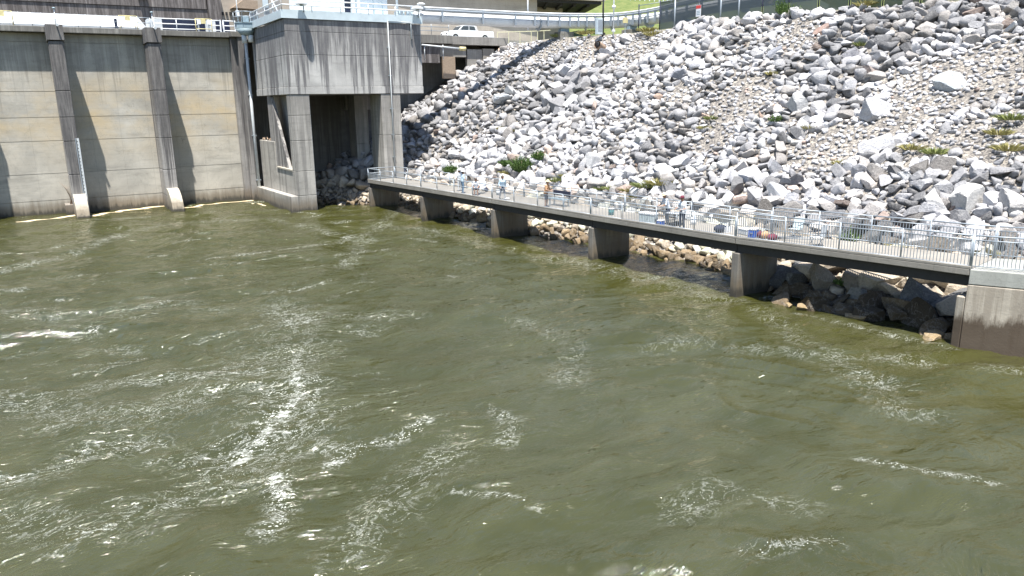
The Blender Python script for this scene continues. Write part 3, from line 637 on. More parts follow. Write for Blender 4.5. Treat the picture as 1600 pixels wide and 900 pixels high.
# trucks, poles
tk = thing('pickup_truck', 'white crew-cab pickup truck parked on the road beyond the railing', 'truck', (46.6, 85.0, 16.7))
def truck():
    x0, y0, z0 = 43.3, 84.1, 16.70; P = [(0, .45), (.05, .95), (.35, 1.12), (1.55, 1.2), (2.05, 1.78), (2.35, 1.86), (3.7, 1.86), (4.0, 1.7), (4.1, 1.22), (6.2, 1.2), (6.3, .5)]
    P = [(x0 + a * 1.03, z0 + b) for a, b in P]
    lower = [P[0], P[1], P[2], P[3], P[8], P[9], P[10]]
    MB().prism(lower, y0, y0 + 1.95, 'y').build('body', M['carwhite'], tk, .06)
    MB().prism([P[3], P[4], P[5], P[6], P[7], P[8]], y0 + .12, y0 + 1.83, 'y').build('cab', M['carwhite'], tk, .06)
    w = MB(); w.prism([(x0 + 1.78, z0 + 1.27), (x0 + 2.2, z0 + 1.72), (x0 + 2.95, z0 + 1.74), (x0 + 2.95, z0 + 1.27)], y0 + .08, y0 + .115, 'y'); w.prism([(x0 + 3.05, z0 + 1.27), (x0 + 3.05, z0 + 1.74), (x0 + 3.75, z0 + 1.7), (x0 + 3.95, z0 + 1.27)], y0 + .08, y0 + .115, 'y'); w.build('window', M['glass'], tk)
    MB().prism([(x0 + 1.62, z0 + 1.27), (x0 + 2.02, z0 + 1.72), (x0 + 2.0, z0 + 1.74), (x0 + 1.55, z0 + 1.27)], y0 + .25, y0 + 1.7, 'y').build('windscreen', M['glass'], tk)
    MB().box(x0 + 4.35, x0 + 6.3, y0 + .12, y0 + 1.83, z0 + 1.23, z0 + 1.26).build('bed_liner', M['dark'], tk)
    for x in (1.1, 5.15):
        for y in (-.03, 1.72):
            wh = MB().tube([(x0 + x, y0 + y, z0 + .4), (x0 + x, y0 + y + .26, z0 + .4)], .4, 20).build('wheel', M['rubber'], tk)
            MB().tube([(x0 + x, y0 + y - .015, z0 + .4), (x0 + x, y0 + y + .02, z0 + .4)], .22, 12).build('rim', M['chrome'], wh); wh.children[0].location = -wloc(tk) * 0
    MB().box(x0 - .08, x0 + .0, y0 + .1, y0 + 1.85, z0 + .42, z0 + .62).build('bumper', M['chrome'], tk)
    for y in (.15, 1.5): MB().box(x0 + .03, x0 + .12, y0 + y, y0 + y + .3, z0 + .72, z0 + .92).build('headlight', M['glass'], tk)
truck()
def pole(px, py, z, h, r, mat, lab, head=False):
    a = atZ(px, py, z); t = thing('pole', lab, 'pole', a, 'poles on top of the slope'); MB().tube([a - Vector((0, 0, .5)), a + Vector((0, 0, h))], [r, r * .8], 8).build('shaft', M[mat], t)
    MB().box(a.x - r * 1.8, a.x + r * 1.8, a.y - r * 1.8, a.y + r * 1.8, a.z - .1, a.z + .12).build('base_plate', M[mat], t)
    if head: MB().ball(a + Vector((0, 0, head)), .2, 8, 6).build('fixture', M['white'], t)
pole(942, 53, 16.2, 6, .10, 'dark', 'tall black pole at the top of the slope beside the grey cabinet')
pole(958.5, 48, 16.4, 7, .07, 'white', 'tall thin white pole just right of the black pole', 2.3)
pole(825, 40, 17.6, 5, .09, 'white', 'white pole standing up behind the white pipe, left of the bridge')
cb = thing('utility_cabinet', 'grey-blue utility cabinet at the foot of the black pole', 'cabinet', atZ(938, 52, 16.2))
a = atZ(938, 52, 16.2); MB().box(a.x - .35, a.x + .3, a.y, a.y + .4, 16.1, 17.7).build('cabinet', M['fascia'], cb, .02); MB().box(a.x - .3, a.x + .25, a.y - .02, a.y - .003, 16.4, 17.5).build('door', M['galv'], cb)
ys_ = thing('yellow_marker', 'yellow marker box on the pipe near the fence end', 'sign', (0, 0, 0)); a = atZ(973, 35, 17.3); ys_.location = a
MB().box(a.x - .3, a.x + .3, a.y - .45, a.y - .35, 17.2, 17.75).build('plate', M['yellow'], ys_); MB().box(a.x - .04, a.x + .04, a.y - .42, a.y - .36, 16.1, 17.18).build('post', M['galv'], ys_)
# fence with dark mesh
fm_ = NM('dark_fence_mesh'); tr = fm_.n('ShaderNodeBsdfTransparent'); mx = fm_.n('ShaderNodeMixShader')
chk = fm_.noise(fm_.pos((1, 1, 1)), 30, 2, .5)
fm_.l(fm_.mr(chk, .35, .65, .84, .94), mx.inputs[0]); fm_.l(tr.outputs[0], mx.inputs[1]); fm_.l(fm_.b.outputs[0], mx.inputs[2]); fm_.l(mx.outputs[0], fm_.out.inputs[0]); fm_.set(Base_Color=(.045, .062, .075), Roughness=.6)
fe = thing('chain_link_fence', 'dark mesh security fence with steel posts along the crest of the rock slope', 'fence', (53.5, 50, 16))
FP = [Vector((53.6, 61.8, 16.1)), Vector((53.6, 58.7, 16.1)), Vector((53.5, 56.5, 16.1)), Vector((53.4, 53.3, 16.1)), Vector((53.4, 50.6, 16.1)), Vector((53.5, 48.6, 16.1)), Vector((53.8, 46.3, 16.1)), Vector((54.3, 44, 16.1)), Vector((54.9, 41.6, 16.1)), Vector((55.6, 39.3, 16.1)), Vector((56.4, 37, 16.1)), Vector((57.4, 34.6, 16.1)), Vector((58.5, 32, 16.1)), Vector((60, 28, 16.1))]
for i, p in enumerate(FP):
    hgt = 2.6
    MB().tube([p - Vector((0, 0, .6)), p + Vector((0, 0, hgt + .15))], .075 if i in (2, 4, 5) else .055, 8).build('post', M['galv'] if i in (2, 4, 5) else M['navy'], fe)
    if i < len(FP) - 1:
        q_ = FP[i + 1]; me = MB(); d = (q_ - p).normalized() * .09
        a, b = p + d, q_ - d; me.add([a + Vector((0, 0, -.4)), b + Vector((0, 0, -.4)), b + Vector((0, 0, hgt)), a + Vector((0, 0, hgt))], [(0, 1, 2, 3)])
        if i > 0: me.build('mesh_panel', fm_.m, fe, recalc=False)
        MB().tube([p + Vector((0, 0, hgt + .02)), q_ + Vector((0, 0, hgt + .02))], .03, 6).build('top_rail', M['galv'], fe)
# signs on the fence
def sign(px, py, X, w, h, mat, lab):
    a = atX(px, py, X); t = thing('warning_sign', lab, 'sign', a); MB().box(a.x - .02, a.x + .0, a.y - w / 2, a.y + w / 2, a.z - h / 2, a.z + h / 2).build('plate', M[mat], t); return a, t
a, t = sign(1091.5, 17, 53.3, .62, 1.0, 'white', 'white notice with a red top band hung on the dark fence')
MB().box(a.x - .03, a.x - .022, a.y - .3, a.y + .3, a.z + .2, a.z + .48).build('red_band', M['redpaint'], t)
l = MB()
for k in range(3): l.box(a.x - .03, a.x - .022, a.y - .2, a.y + .2, a.z - .05 - k * .14, a.z - k * .14)
l.build('lettering', M['steel'], t)
a, t = sign(1207.5, 0, 54.3, .85, .55, 'yellow', 'yellow warning plate hung on the dark fence, cut by the top of the frame')
# small white railing on the hill top
hr = thing('hilltop_guardrail', 'pale guardrail on the grass hill at the top edge of the frame', 'guardrail', (0, 0, 0))
def hz(p):  # intersect ray with hill
    d = ray(*p)
    for k in range(400):
        q_ = CP + d * (70 + k * .5)
        if q_.z < float(hland(np.array([q_.x]), np.array([q_.y]))[0]): return q_
    return CP + d * 250
a, b, c3 = hz((985, 1)), hz((1030, 3)), hz((1068, 7))
hr.location = a
for p, q_ in ((a, b), (b, c3)):
    MB().beam(p + Vector((0, 0, .8)), q_ + Vector((0, 0, .8)), .1, .35).build('rail', M['white'], hr)
    for k in range(6): r__ = p.lerp(q_, k / 6); MB().box(r__.x - .06, r__.x + .06, r__.y - .06, r__.y + .06, r__.z - .4, r__.z + .62).build('post', M['white'], hr)

# ------------------------------------------------------------------ fishing walkway
WN = [Vector((25.72, 67.1, 2.62)), Vector((26.6, 57.5, 2.62)), Vector((27.19, 46.8, 2.68)), Vector((27.83, 36.1, 2.72)), Vector((28.45, 25.3, 2.82)), Vector((29.32, 14.6, 3.1)), Vector((31.2, 11.0, 3.1)), Vector((37.0, 0.5, 3.1))]
WD = 3.0
def off_line(d):
    out = []
    for i, p in enumerate(WN):
        a = (WN[min(i + 1, len(WN) - 1)] - WN[max(i - 1, 0)]); n = Vector((-a.y, a.x, 0)).normalized(); out.append(p + n * d)
    return out
ww = thing('fishing_walkway', 'long raised concrete fishing walkway on piers with steel railings along the riverbank', 'walkway', (28, 40, 0))
F0, F1 = off_line(0), off_line(WD)
B0, B1 = off_line(.36), off_line(WD - .36)
for i in range(5):
    d = MB(); a, b, c, e = F0[i], F0[i + 1], F1[i + 1], F1[i]; g_ = (b - a).normalized() * .02
    z = Vector((0, 0, -.24)); a, e = a + g_, e + g_; b, c = b - g_, c - g_
    d.add([a + z, b + z, c + z, e + z, a, b, c, e], [(0, 3, 2, 1), (4, 5, 6, 7), (0, 1, 5, 4), (1, 2, 6, 5), (2, 3, 7, 6), (3, 0, 4, 7)]).build('deck', M['walk'], ww, .02)
    for L in (B0, B1):
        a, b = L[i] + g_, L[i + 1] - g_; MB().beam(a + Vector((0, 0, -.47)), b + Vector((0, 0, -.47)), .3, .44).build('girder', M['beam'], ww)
    kb = MB(); kb.beam(F0[i] + Vector((.06, 0, .06)), F0[i + 1] + Vector((.06, 0, .06)), .12, .1); kb.build('kerb', M['walk'], ww, .01)
for i in range(5):
    a = F0[i]; top = a.z - .70
    x0 = a.x + .02; y = a.y - (.05 if i else .25)
    m = MB(); m.prism([(x0 - .02, -3), (x0 + 2.92, -3), (x0 + 2.9, top), (x0, top)], y - .22, y + .22, 'y'); m.build('pier', M['wpier'], ww, .03)
# abutment
ab = thing('abutment', 'massive concrete abutment with a ragged dark water stain at the right end of the walkway', 'abutment', (32, 9, 0))
A0, A1, A2 = F0[5], F0[6], F0[7]; E1, E2 = F1[5], F1[7]
mA = concrete('abutment_concrete', (.47, .42, .35), (.16, .13, .10), .5, 3, 2.5, wet=False)
ntm = mA.node_tree; bs = [n for n in ntm.nodes if n.type == 'BSDF_PRINCIPLED'][0]; old = bs.inputs['Base Color'].links[0].from_socket
class _Q(NM):
    def __init__(s, m, b): s.m = m; s.t = m.node_tree; s.b = b
Q = _Q(mA, bs); sp2 = Q.n('ShaderNodeSeparateXYZ'); Q.l(Q.n('ShaderNodeNewGeometry').outputs['Position'], sp2.inputs[0])
edge = Q.math('ADD', sp2.outputs[2], Q.math('MULTIPLY', Q.noise(Q.pos((1, 1, .30)), 1.3, 8, .72), -2.3))
Q.l(Q.mix(Q.mr(edge, .30, -.12, 0, .9), old, (.055, .035, .02)), bs.inputs['Base Color'])
def slab(poly, z0, z1, nm, mat, bev=.03):
    MB().prism([(p[0], p[1]) for p in poly], z0, z1).build(nm, mat, ab, bev)
slab([(A0.x, A0.y), (A1.x, A1.y), (A2.x, A2.y), (E2.x, E2.y), (E1.x, E1.y)], 2.52, 3.1, 'cap', M['abut_cap'])
o_ = .06
slab([(A0.x - .01, A0.y + .02), (A1.x - .03, A1.y - .03), (A2.x - .05, A2.y), (E2.x, E2.y), (E1.x, E1.y)], -3, 2.50, 'wall', mA)
slab([(A0.x - .02, A0.y + .04), (A0.x - .02, A0.y + .36), (E1.x, E1.y + .36), (E1.x, E1.y + .03)], -3, 2.0, 'bearing_shelf', mA)
# railings
def balrail(parent, p, q, h, second, r=.012, sp=.125, post=2.45):
    L = (q - p).length; n = max(1, round(L / post)); U = Vector((0, 0, 1))
    for k in range(n):
        a = p.lerp(q, k / n); b = p.lerp(q, (k + 1) / n); m = MB()
        m.tube([a + U * h, b + U * h], .03, 6)
        m.tube([a + U * (h - second), b + U * (h - second)], .022, 6); m.tube([a + U * .12, b + U * .12], .022, 6)
        nb = int((b - a).length / sp)
        for j in range(1, nb): c = a.lerp(b, j / nb); m.beam(c + U * .12, c + U * (h - second), r * 2, r * 2)
        m.build('railing_panel', M['galv'], parent)
    for k in range(n + 1):
        a = p.lerp(q, k / n)
        if k == n: a = a + (p - q).normalized() * .06
        MB().tube([a - U * .03, a + U * (h + .01)], .036, 8).build('post', M['galv'], parent)
R0, R1 = off_line(.09), off_line(WD - .09)
for nm, L in (('on the river side', R0), ('on the rock side', R1)):
    ra = thing('walkway_railing', 'grey steel baluster railing of the fishing walkway %s' % nm, 'railing', L[3], 'railings of the fishing walkway')
    for i in range(7):
        h = 1.07 if i < 4 else 1.28
        balrail(ra, L[i], L[i + 1], h, .17 if i > 1 else .42, .011 if i > 1 else .007)
    if nm == 'on the river side': balrail(ra, R0[0] + Vector((.03, -.03, 0)), R1[0] + Vector((-.03, -.03, 0)), 1.07, .42, .007)
# sandy ledge of gravel right behind the far railing
# ------------------------------------------------------------------ rocks
import bmesh
def ico(sub):
    b = bmesh.new(); bmesh.ops.create_icosphere(b, subdivisions=sub, radius=1); b.verts.ensure_lookup_table()
    v = np.array([x.co[:] for x in b.verts]); f = np.array([[q.index for q in x.verts] for x in b.faces]); b.free(); return v, f
def rockproto(sub, seed, ncut=10):
    r = np.random.RandomState(seed); v, f = ico(sub)
    v = v * (1 + .0)
    for k in range(ncut):
        n = r.normal(size=3); n /= np.linalg.norm(n); d = r.uniform(.55, .8)
        if k < 6: n = np.eye(3)[k % 3] * (1 if k < 3 else -1) + r.normal(size=3) * .33; n /= np.linalg.norm(n); d = r.uniform(.36, .58)
        s = v @ n; m = s > d; v[m] -= ((s[m] - d) * .985)[:, None] * n
    v += (r.normal(size=v.shape)) * (.004 if sub > 2 else .007)
    v = v * np.array([1, r.uniform(.68, .95), r.uniform(.55, .8)]); v -= v.mean(0); v /= np.abs(v).max() * .93
    return v, f
PROT = {s_: [rockproto(s_, 100 * s_ + k) for k in range(n)] for s_, n in ((1, 10), (2, 22), (3, 26))}
def tray(x, y):
    d = ray(x, y)
    for k in range(1200):
        q_ = CP + d * (22 + k * .1)
        if q_.z < float(hland(np.array([q_.x]), np.array([q_.y]))[0]): return q_
    return None
fine = []   # patches of gravel without big stones
for x, y, r in [(1470, 140, 4.5), (1400, 190, 2.6), (1545, 120, 4), (1160, 158, 3.2), (1250, 60, 2.2), (1000, 76, 3.5), (760, 92, 3.5), (735, 105, 3), (720, 115, 2.5), (1300, 236, 3.0), (1120, 215, 2), (1560, 215, 3), (1060, 150, 1.5), (1450, 235, 2), (700, 122, 2), (683, 135, 2), (815, 76, 3), (860, 74, 3), (930, 74, 2.5), (720, 100, 2)]:
    q_ = tray(x, y)
    if q_: fine.append((q_.x, q_.y, r))
FA = np.array(fine)
cells = {}
rocks = []
def ok(x, y, r, k):
    ci, cj = int(x), int(y)
    for i in range(ci - 2, ci + 3):
        for j in range(cj - 2, cj + 3):
            for (a, b, c) in cells.get((i, j), ()):
                if (a - x) ** 2 + (b - y) ** 2 < (k * (c + r)) ** 2: return False
    cells.setdefault((ci, cj), []).append((x, y, r)); return True
def throw(n, rlo, rhi, k, lowx=None):
    X = RS.uniform(20.5, 60, n); Y = RS.uniform(7, 81.3, n); R = rlo + (rhi - rlo) * RS.rand(n) ** 2.0
    T = (X - toe(Y)) / (crest(Y) - toe(Y)); sz = fbm(X * .16, Y * .16, 3, 91)
    keep = (T > -.09) & (T < 1.0) & ((X - toe(Y)) > -.25)
    for i in np.nonzero(keep)[0]:
        x, y, r = X[i], Y[i], R[i]
        fn = np.min(np.hypot(FA[:, 0] - x, FA[:, 1] - y) / FA[:, 2])
        near = min(1.0, max(0., 1 - T[i] * 4))
        lim = (.17 if fn < .75 else .3 if fn < 1.0 else .42 + 1.0 * max(0, sz[i] - .34) + .40 * near)
        if T[i] > .955: lim = min(lim, .5 if y < 55 else .18)
        if y > 24.5 and T[i] < .09: lim = .42
        if T[i] > .5 and y < 52: lim = min(lim, .56)
        if fn < .8 and r < .2 and RS.rand() < .55: continue
        if r > lim: continue
        if ok(x, y, r, k): rocks.append((x, y, r))
throw(9000, .75, 1.1, .70); throw(30000, .46, .78, .67); throw(50000, .28, .46, .67); throw(90000, .15, .28, .68); throw(30000, .09, .15, .8)
# boulders seen singly in the photograph
def put(px, py, r): 
    q_ = tray(px, py)
    if q_: rocks.append((q_.x, q_.y, r)); return len(rocks) - 1
SPEC = {}
for px, py, r, c, lab in [
    (1510, 322, 1.0, (.50, .49, .47), 'big white angular boulder above the right end of the walkway'),
    (1460, 325, .75, (.52, .51, .5), 'white slab-like boulder left of the big white one above the walkway railing'),
    (1140, 325, .8, (.48, .48, .48), 'broad pale boulder with a dark left flank behind the middle of the walkway'),
    (1090, 322, .62, (.22, .22, .23), 'dark grey boulder behind the two anglers on the walkway'),
    (1218, 312, .72, (.40, .41, .43), 'blue-grey pointed boulder uphill of the gear on the walkway'),
    (1250, 440, 1.1, (.10, .10, .10), 'largest dark shaded boulder at the waterline right of the fifth walkway pier'),  # under-deck boulders: colours lowered to paint in the deck's shade
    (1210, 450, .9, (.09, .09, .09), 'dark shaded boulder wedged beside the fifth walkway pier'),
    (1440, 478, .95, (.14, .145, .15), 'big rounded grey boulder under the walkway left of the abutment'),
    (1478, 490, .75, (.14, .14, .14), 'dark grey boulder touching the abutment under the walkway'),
    (1375, 450, .8, (.42, .36, .28), 'tan boulder under the right part of the walkway in the sun'),
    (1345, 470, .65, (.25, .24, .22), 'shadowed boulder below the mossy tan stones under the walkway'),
    (1200, 470, .25, (.3, .24, .15), 'small wet brown stone in the water right of the fifth walkway pier'),
    (1062, 122, .7, (.24, .25, .28), 'dark blue-grey flat-faced boulder near the fence'),
    (1212, 88, .62, (.2, .21, .24), 'dark grey boulder below the shrub on the fence'),
    (1330, 90, .6, (.22, .22, .24), 'dark round boulder high on the slope right of the sandy patch'),
    (1485, 140, .75, (.40, .43, .45), 'pale blue-grey boulder standing alone in the fine gravel on the right'),
    (1285, 52, .5, (.26, .18, .15), 'red-brown boulder high on the right slope'),
    (1362, 120, .6, (.27, .22, .2), 'brownish boulder on the dark rubble right of centre'),
    (835, 140, .8, (.45, .45, .45), 'pale overhanging boulder high on the left slope'),
    (785, 160, .85, (.40, .42, .44), 'broad blue-grey boulder in the middle of the left slope'),
    (800, 148, .6, (.45, .45, .45), 'light angular boulder left of the overhanging one'),
    (1000, 222, .6, (.46, .46, .45), 'round white boulder in the middle of the slope'),
    (925, 258, .8, (.5, .5, .5), 'long slanting white boulder above the middle of the walkway'),
    (806, 235, .5, (.2, .2, .22), 'small dark egg-shaped boulder above the shrubs'),
    (828, 283, .55, (.36, .33, .32), 'rounded brown-grey boulder right of the green shrubs'),
    (885, 297, .6, (.52, .52, .52), 'white boulder just behind the bench on the walkway'),
    (968, 280, .7, (.48, .48, .49), 'tall leaning pale boulder behind the walkway left of the dry grass'),
    (870, 300, .5, (.5, .5, .5), 'pale boulder behind the person in orange'),
    (1580, 330, .8, (.38, .37, .36), 'grey boulder at the right frame edge above the railing'),
    (1245, 175, .75, (.44, .44, .44), 'pale blocky boulder in the centre of the right slope'),
    (1365, 185, .75, (.42, .42, .43), 'grey twin-topped boulder in the centre of the right slope')]:
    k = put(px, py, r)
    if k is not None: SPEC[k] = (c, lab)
NS = len(rocks)
for k in range(46):
    y = RS.uniform(15.1, 23.9); x = np.interp(y, [15, 24], [29.3, 28.5]) + .75 + 2.1 * RS.rand() ** 1.2; r = RS.uniform(.38, .78)
    if ok(x, y, r, .6): rocks.append((x, y, r))
rk = np.array(rocks); NR = len(rk)
hz_ = hland(rk[:, 0], rk[:, 1])
rz = hz_ + rk[:, 2] * (.25 + .2 * RS.rand(NR))
rz[NS:] = np.clip((rk[NS:, 0] - 30.0) * .45, -.1, .8); hz_[NS:] = .2
# colour per stone
def rcols():
    b = np.clip(.395 + .125 * RS.randn(NR), .12, .6)
    zone = fbm(rk[:, 0] * .14, rk[:, 1] * .14, 3, 40)
    b *= np.where(zone > .56, .68, 1.0)
    fnn = np.min(np.hypot(FA[None, :, 0] - rk[:, 0:1], FA[None, :, 1] - rk[:, 1:2]) / FA[None, :, 2], axis=1); b = np.where((fnn < 1) & (rk[:, 2] < .3), np.clip(b * 1.0 + .12, 0, .55), b)
    c = np.stack([b * .99, b * .985, b * 1.02], -1)
    red = RS.rand(NR) < .012 + .03 * (hz_ < 6); c[red] = b[red, None] * np.array([.95, .74, .64])
    warm = RS.rand(NR) < .22; c[warm] *= np.array([1.06, 1.0, .92])
    low = np.clip((2.9 - hz_) / 1.2, 0, 1)[:, None]; tan_ = np.stack([b * 1.32, b * 1.13, b * .88], -1); c = c * (1 - low) + tan_ * low
    wet = hz_ < .35; c[wet] *= np.array([.36, .31, .24])
    dk = RS.rand(NR) < .06; c[dk] *= .5
    return np.clip(c, .02, .56)
rc = rcols()
rc[NS:] *= .55  # extra darkening stands in for deep shade below the walkway
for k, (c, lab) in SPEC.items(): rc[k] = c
rx_, ry_, rf_ = np.array(RX), np.array(RD), np.array(RF)
cc = np.stack([rk[:, 0], rk[:, 1], rz], -1) - np.array([0, 0, CAMZ]); dep = cc @ rf_; pxx = cc @ rx_ / dep * FPX + 800; pyy = cc @ ry_ / dep * FPX + 450
big = rk[:, 2] / dep; vis = (pxx > 632) & (pxx < 1600) & (pyy > 0) & (pyy < 560) & (pxx + .0 * pyy > 640)
# hidden under / behind the deck band: do not spend individuals there
und = np.zeros(NR, bool)
score = np.where(vis & ~und, big, 0); 
for k in SPEC: score[k] = 9
top = set(np.argsort(-score)[:298].tolist())
def rockmat(name, use_attr):
    m = NM(name); v = m.pos()
    if use_attr: base = m.n('ShaderNodeAttribute', attribute_name='rockcol').outputs['Color']
    else: base = m.n('ShaderNodeObjectInfo').outputs['Color']
    n1_ = m.noise(v, 2.3, 5, .65); n2_ = m.noise(v, 11, 5, .7)
    c = m.mix(m.mr(n1_, .3, .7, 0, .8), base, (1.25, 1.25, 1.25), 'MULTIPLY'); c2 = m.mix(m.mr(n2_, .56, .36, 0, .6), c, (.52, .52, .55), 'MULTIPLY')
    vein = m.mr(m.math('ABSOLUTE', m.math('SUBTRACT', m.noise(v, 1.4, 6, .7, 1.2), .5)), .0, .015, .35, 0)
    c3 = m.mix(vein, c2, (.55, .54, .52))
    m.set(Base_Color=c3, Roughness=.92, Normal=m.bump(n2_, .9, .07, m.bump(m.noise(v, 4.5, 5, .65), .7, .12)))
    return m.m
MR1, MR2 = rockmat('riprap_stone', True), rockmat('boulder_stone', False)
def rotm(r):
    a, b, c = r.uniform(0, 2 * math.pi), r.normal() * .45, r.normal() * .45
    return np.array(Euler((b, c, a)).to_matrix())
pm = [bpy.data.meshes.new('boulder') for _ in PROT[3]]
for me, (v, f) in zip(pm, PROT[3]):
    me.from_pydata(v.tolist(), [], f.tolist()); me.materials.append(MR2); me.update()
def where(x, y, px, py, h):
    ys = [67, 57.5, 46.8, 36, 25.3, 14.6]; names = ['first', 'second', 'third', 'fourth', 'fifth']
    k = max(0, min(4, int(np.searchsorted(-np.array(ys), -y)) - 1))
    s_ = 'at the waterline' if h < 1.6 else 'just uphill of the walkway' if h < 4.2 else 'low on the slope' if h < 9 else 'high on the slope' if h < 12.8 else 'near the slope crest'
    nx_ = ['left of the green shrubs', 'above the green shrubs', 'above the bench', 'behind the two anglers', 'above the pile of gear', 'far right']
    j = int(np.clip((px - 640) / 160, 0, 5)); return s_ + ', ' + nx_[j]
parts_v, parts_f, parts_c = [], [], []; nv = 0; LAB = {}
for i in range(NR):
    x, y, r = rk[i]; rr = np.random.RandomState(i)
    s3 = np.array([rr.uniform(.9, 1.3), rr.uniform(.85, 1.1), rr.uniform(.75, 1.15)])
    if i in top:
        o = bpy.data.objects.new('boulder', pm[rr.randint(len(pm))]); COL.objects.link(o)
        o.location = (x, y, rz[i]); o.rotation_euler = (rr.normal() * .45, rr.normal() * .45, rr.uniform(0, 6.28)); o.scale = tuple(s3 * r * 1.12)
        o.color = (*rc[i], 1)
        c = rc[i]; L = c.mean(); tone = 'dark grey' if L < .19 else 'mid grey' if L < .29 else 'pale grey' if L < .38 else 'white'
        if c[0] > c[2] * 1.35: tone = 'rust-brown' if c[1] < c[0] * .82 else ('dark tan' if L < .25 else 'tan')
        form = 'slab-shaped' if s3[2] < .87 else 'long' if s3[0] > 1.2 else 'tall' if s3[2] > 1.05 else 'blocky' if s3[1] < .97 else 'rounded'
        size = 'huge' if r > .95 else 'large' if r > .7 else 'medium' if r > .5 else 'smaller'
        lab = SPEC[i][1] if i in SPEC else '%s %s %s boulder %s' % (size, form, tone, where(x, y, pxx[i], pyy[i], hz_[i]))
        tag(o, lab, 'boulder', 'boulders of the riprap slope'); LAB.setdefault(lab, []).append((pxx[i], o))
    else:
        s_ = 3 if r / max(dep[i], 5) > .02 else 2 if r > .2 else 1
        v, f = PROT[s_][rr.randint(len(PROT[s_]))]
        w = (v * s3 * r * 1.12) @ rotm(rr).T + np.array([x, y, rz[i]])
        parts_v.append(w); parts_f.append(f + nv); nv += len(w); parts_c.append(np.tile(np.append(rc[i], 1), (len(w), 1)))
ORD = ['leftmost', 'second-from-left', 'third-from-left', 'fourth-from-left', 'fifth-from-left', 'sixth-from-left', 'seventh-from-left', 'eighth-from-left', 'ninth-from-left', 'tenth-from-left']
for lab, L_ in LAB.items():
    if len(L_) > 1:
        for k, (_, o) in enumerate(sorted(L_, key=lambda t: t[0])): o['label'] = (ORD[k] if k < len(ORD) - 1 and k < len(L_) - 1 else 'rightmost' if k == len(L_) - 1 else ORD[-1]) + ' ' + lab
V_ = np.concatenate(parts_v).astype(np.float32); F_ = np.concatenate(parts_f).astype(np.int32); C_ = np.concatenate(parts_c).astype(np.float32)
me = bpy.data.meshes.new('riprap_rubble'); me.vertices.add(len(V_)); me.vertices.foreach_set('co', V_.ravel()); me.loops.add(F_.size); me.loops.foreach_set('vertex_index', F_.ravel())
me.polygons.add(len(F_)); me.polygons.foreach_set('loop_start', np.arange(0, F_.size, 3, dtype=np.int32)); me.polygons.foreach_set('loop_total', np.full(len(F_), 3, np.int32)); me.update(calc_edges=True)
ca = me.attributes.new('rockcol', 'FLOAT_COLOR', 'POINT'); ca.data.foreach_set('color', C_.ravel())
tag(link('riprap_rubble', me, None, MR1), 'thousands of grey broken stones covering the bank', 'rubble', kind='stuff')
print('rocks', NR, 'faces', len(F_))
# drainage strip up the left edge
dr = thing('drain_strip', 'dark lined drainage channel climbing the left edge of the rock slope to the road', 'drain', (44, 79, 13))
P_ = [tray(x, y) for x, y in ((706, 103), (730, 90), (752, 78), (775, 66), (795, 60))]; P_ = [p for p in P_ if p]
m = MB()
for a, b in zip(P_[:-1], P_[1:]): m.beam(a + Vector((0, .3, .25)), b + Vector((0, .3, .25)), .9, .3)
m.build('channel', M['navy'], dr)
# broken corrugated outlet pipe stub on upper slope
q_ = tray(935, 82); op = thing('outlet_pipe', 'old brown outlet pipe end sticking out of the upper rock slope', 'pipe', q_)
MB().tube([q_ + Vector((1.0, .2, .3)), q_ + Vector((-.4, -.3, .75))], .38, 14, cap=False).tube([q_ + Vector((.9, .2, .3)), q_ + Vector((.8, .2, .32))], .36, 14).build('pipe', M['wood'], op)
MB().ball(q_ + Vector((-.36, -.29, .735)), .30, 10, 6, (.2, 1, 1)).build('opening', M['dark'], op)
# wet stones in the river by the bank
for k, (px, py, r, lab) in enumerate([(1258, 480, .42, 'wet brown stone breaking the water right of the fifth pier'), (1232, 477, .25, 'small wet stone beside the brown one right of the fifth pier'), (1337, 495, .35, 'wet dark stone at the waterline under the right part of the walkway'), (1460, 524, .5, 'flat wet brown stone in the water left of the abutment'), (533, 319, .55, 'pale wet stone at the waterline in the dark opening under the tower')]):
    a = atZ(px, py, .05); o = bpy.data.objects.new('river_stone', pm[k * 3]); COL.objects.link(o); o.location = a; o.scale = (r * 1.3, r, r * .6); o.rotation_euler = (0, 0, k); o.color = (.27, .20, .11, 1) if k < 4 else (.42, .37, .3, 1)
    tag(o, lab, 'stone', 'wet stones at the waterline')
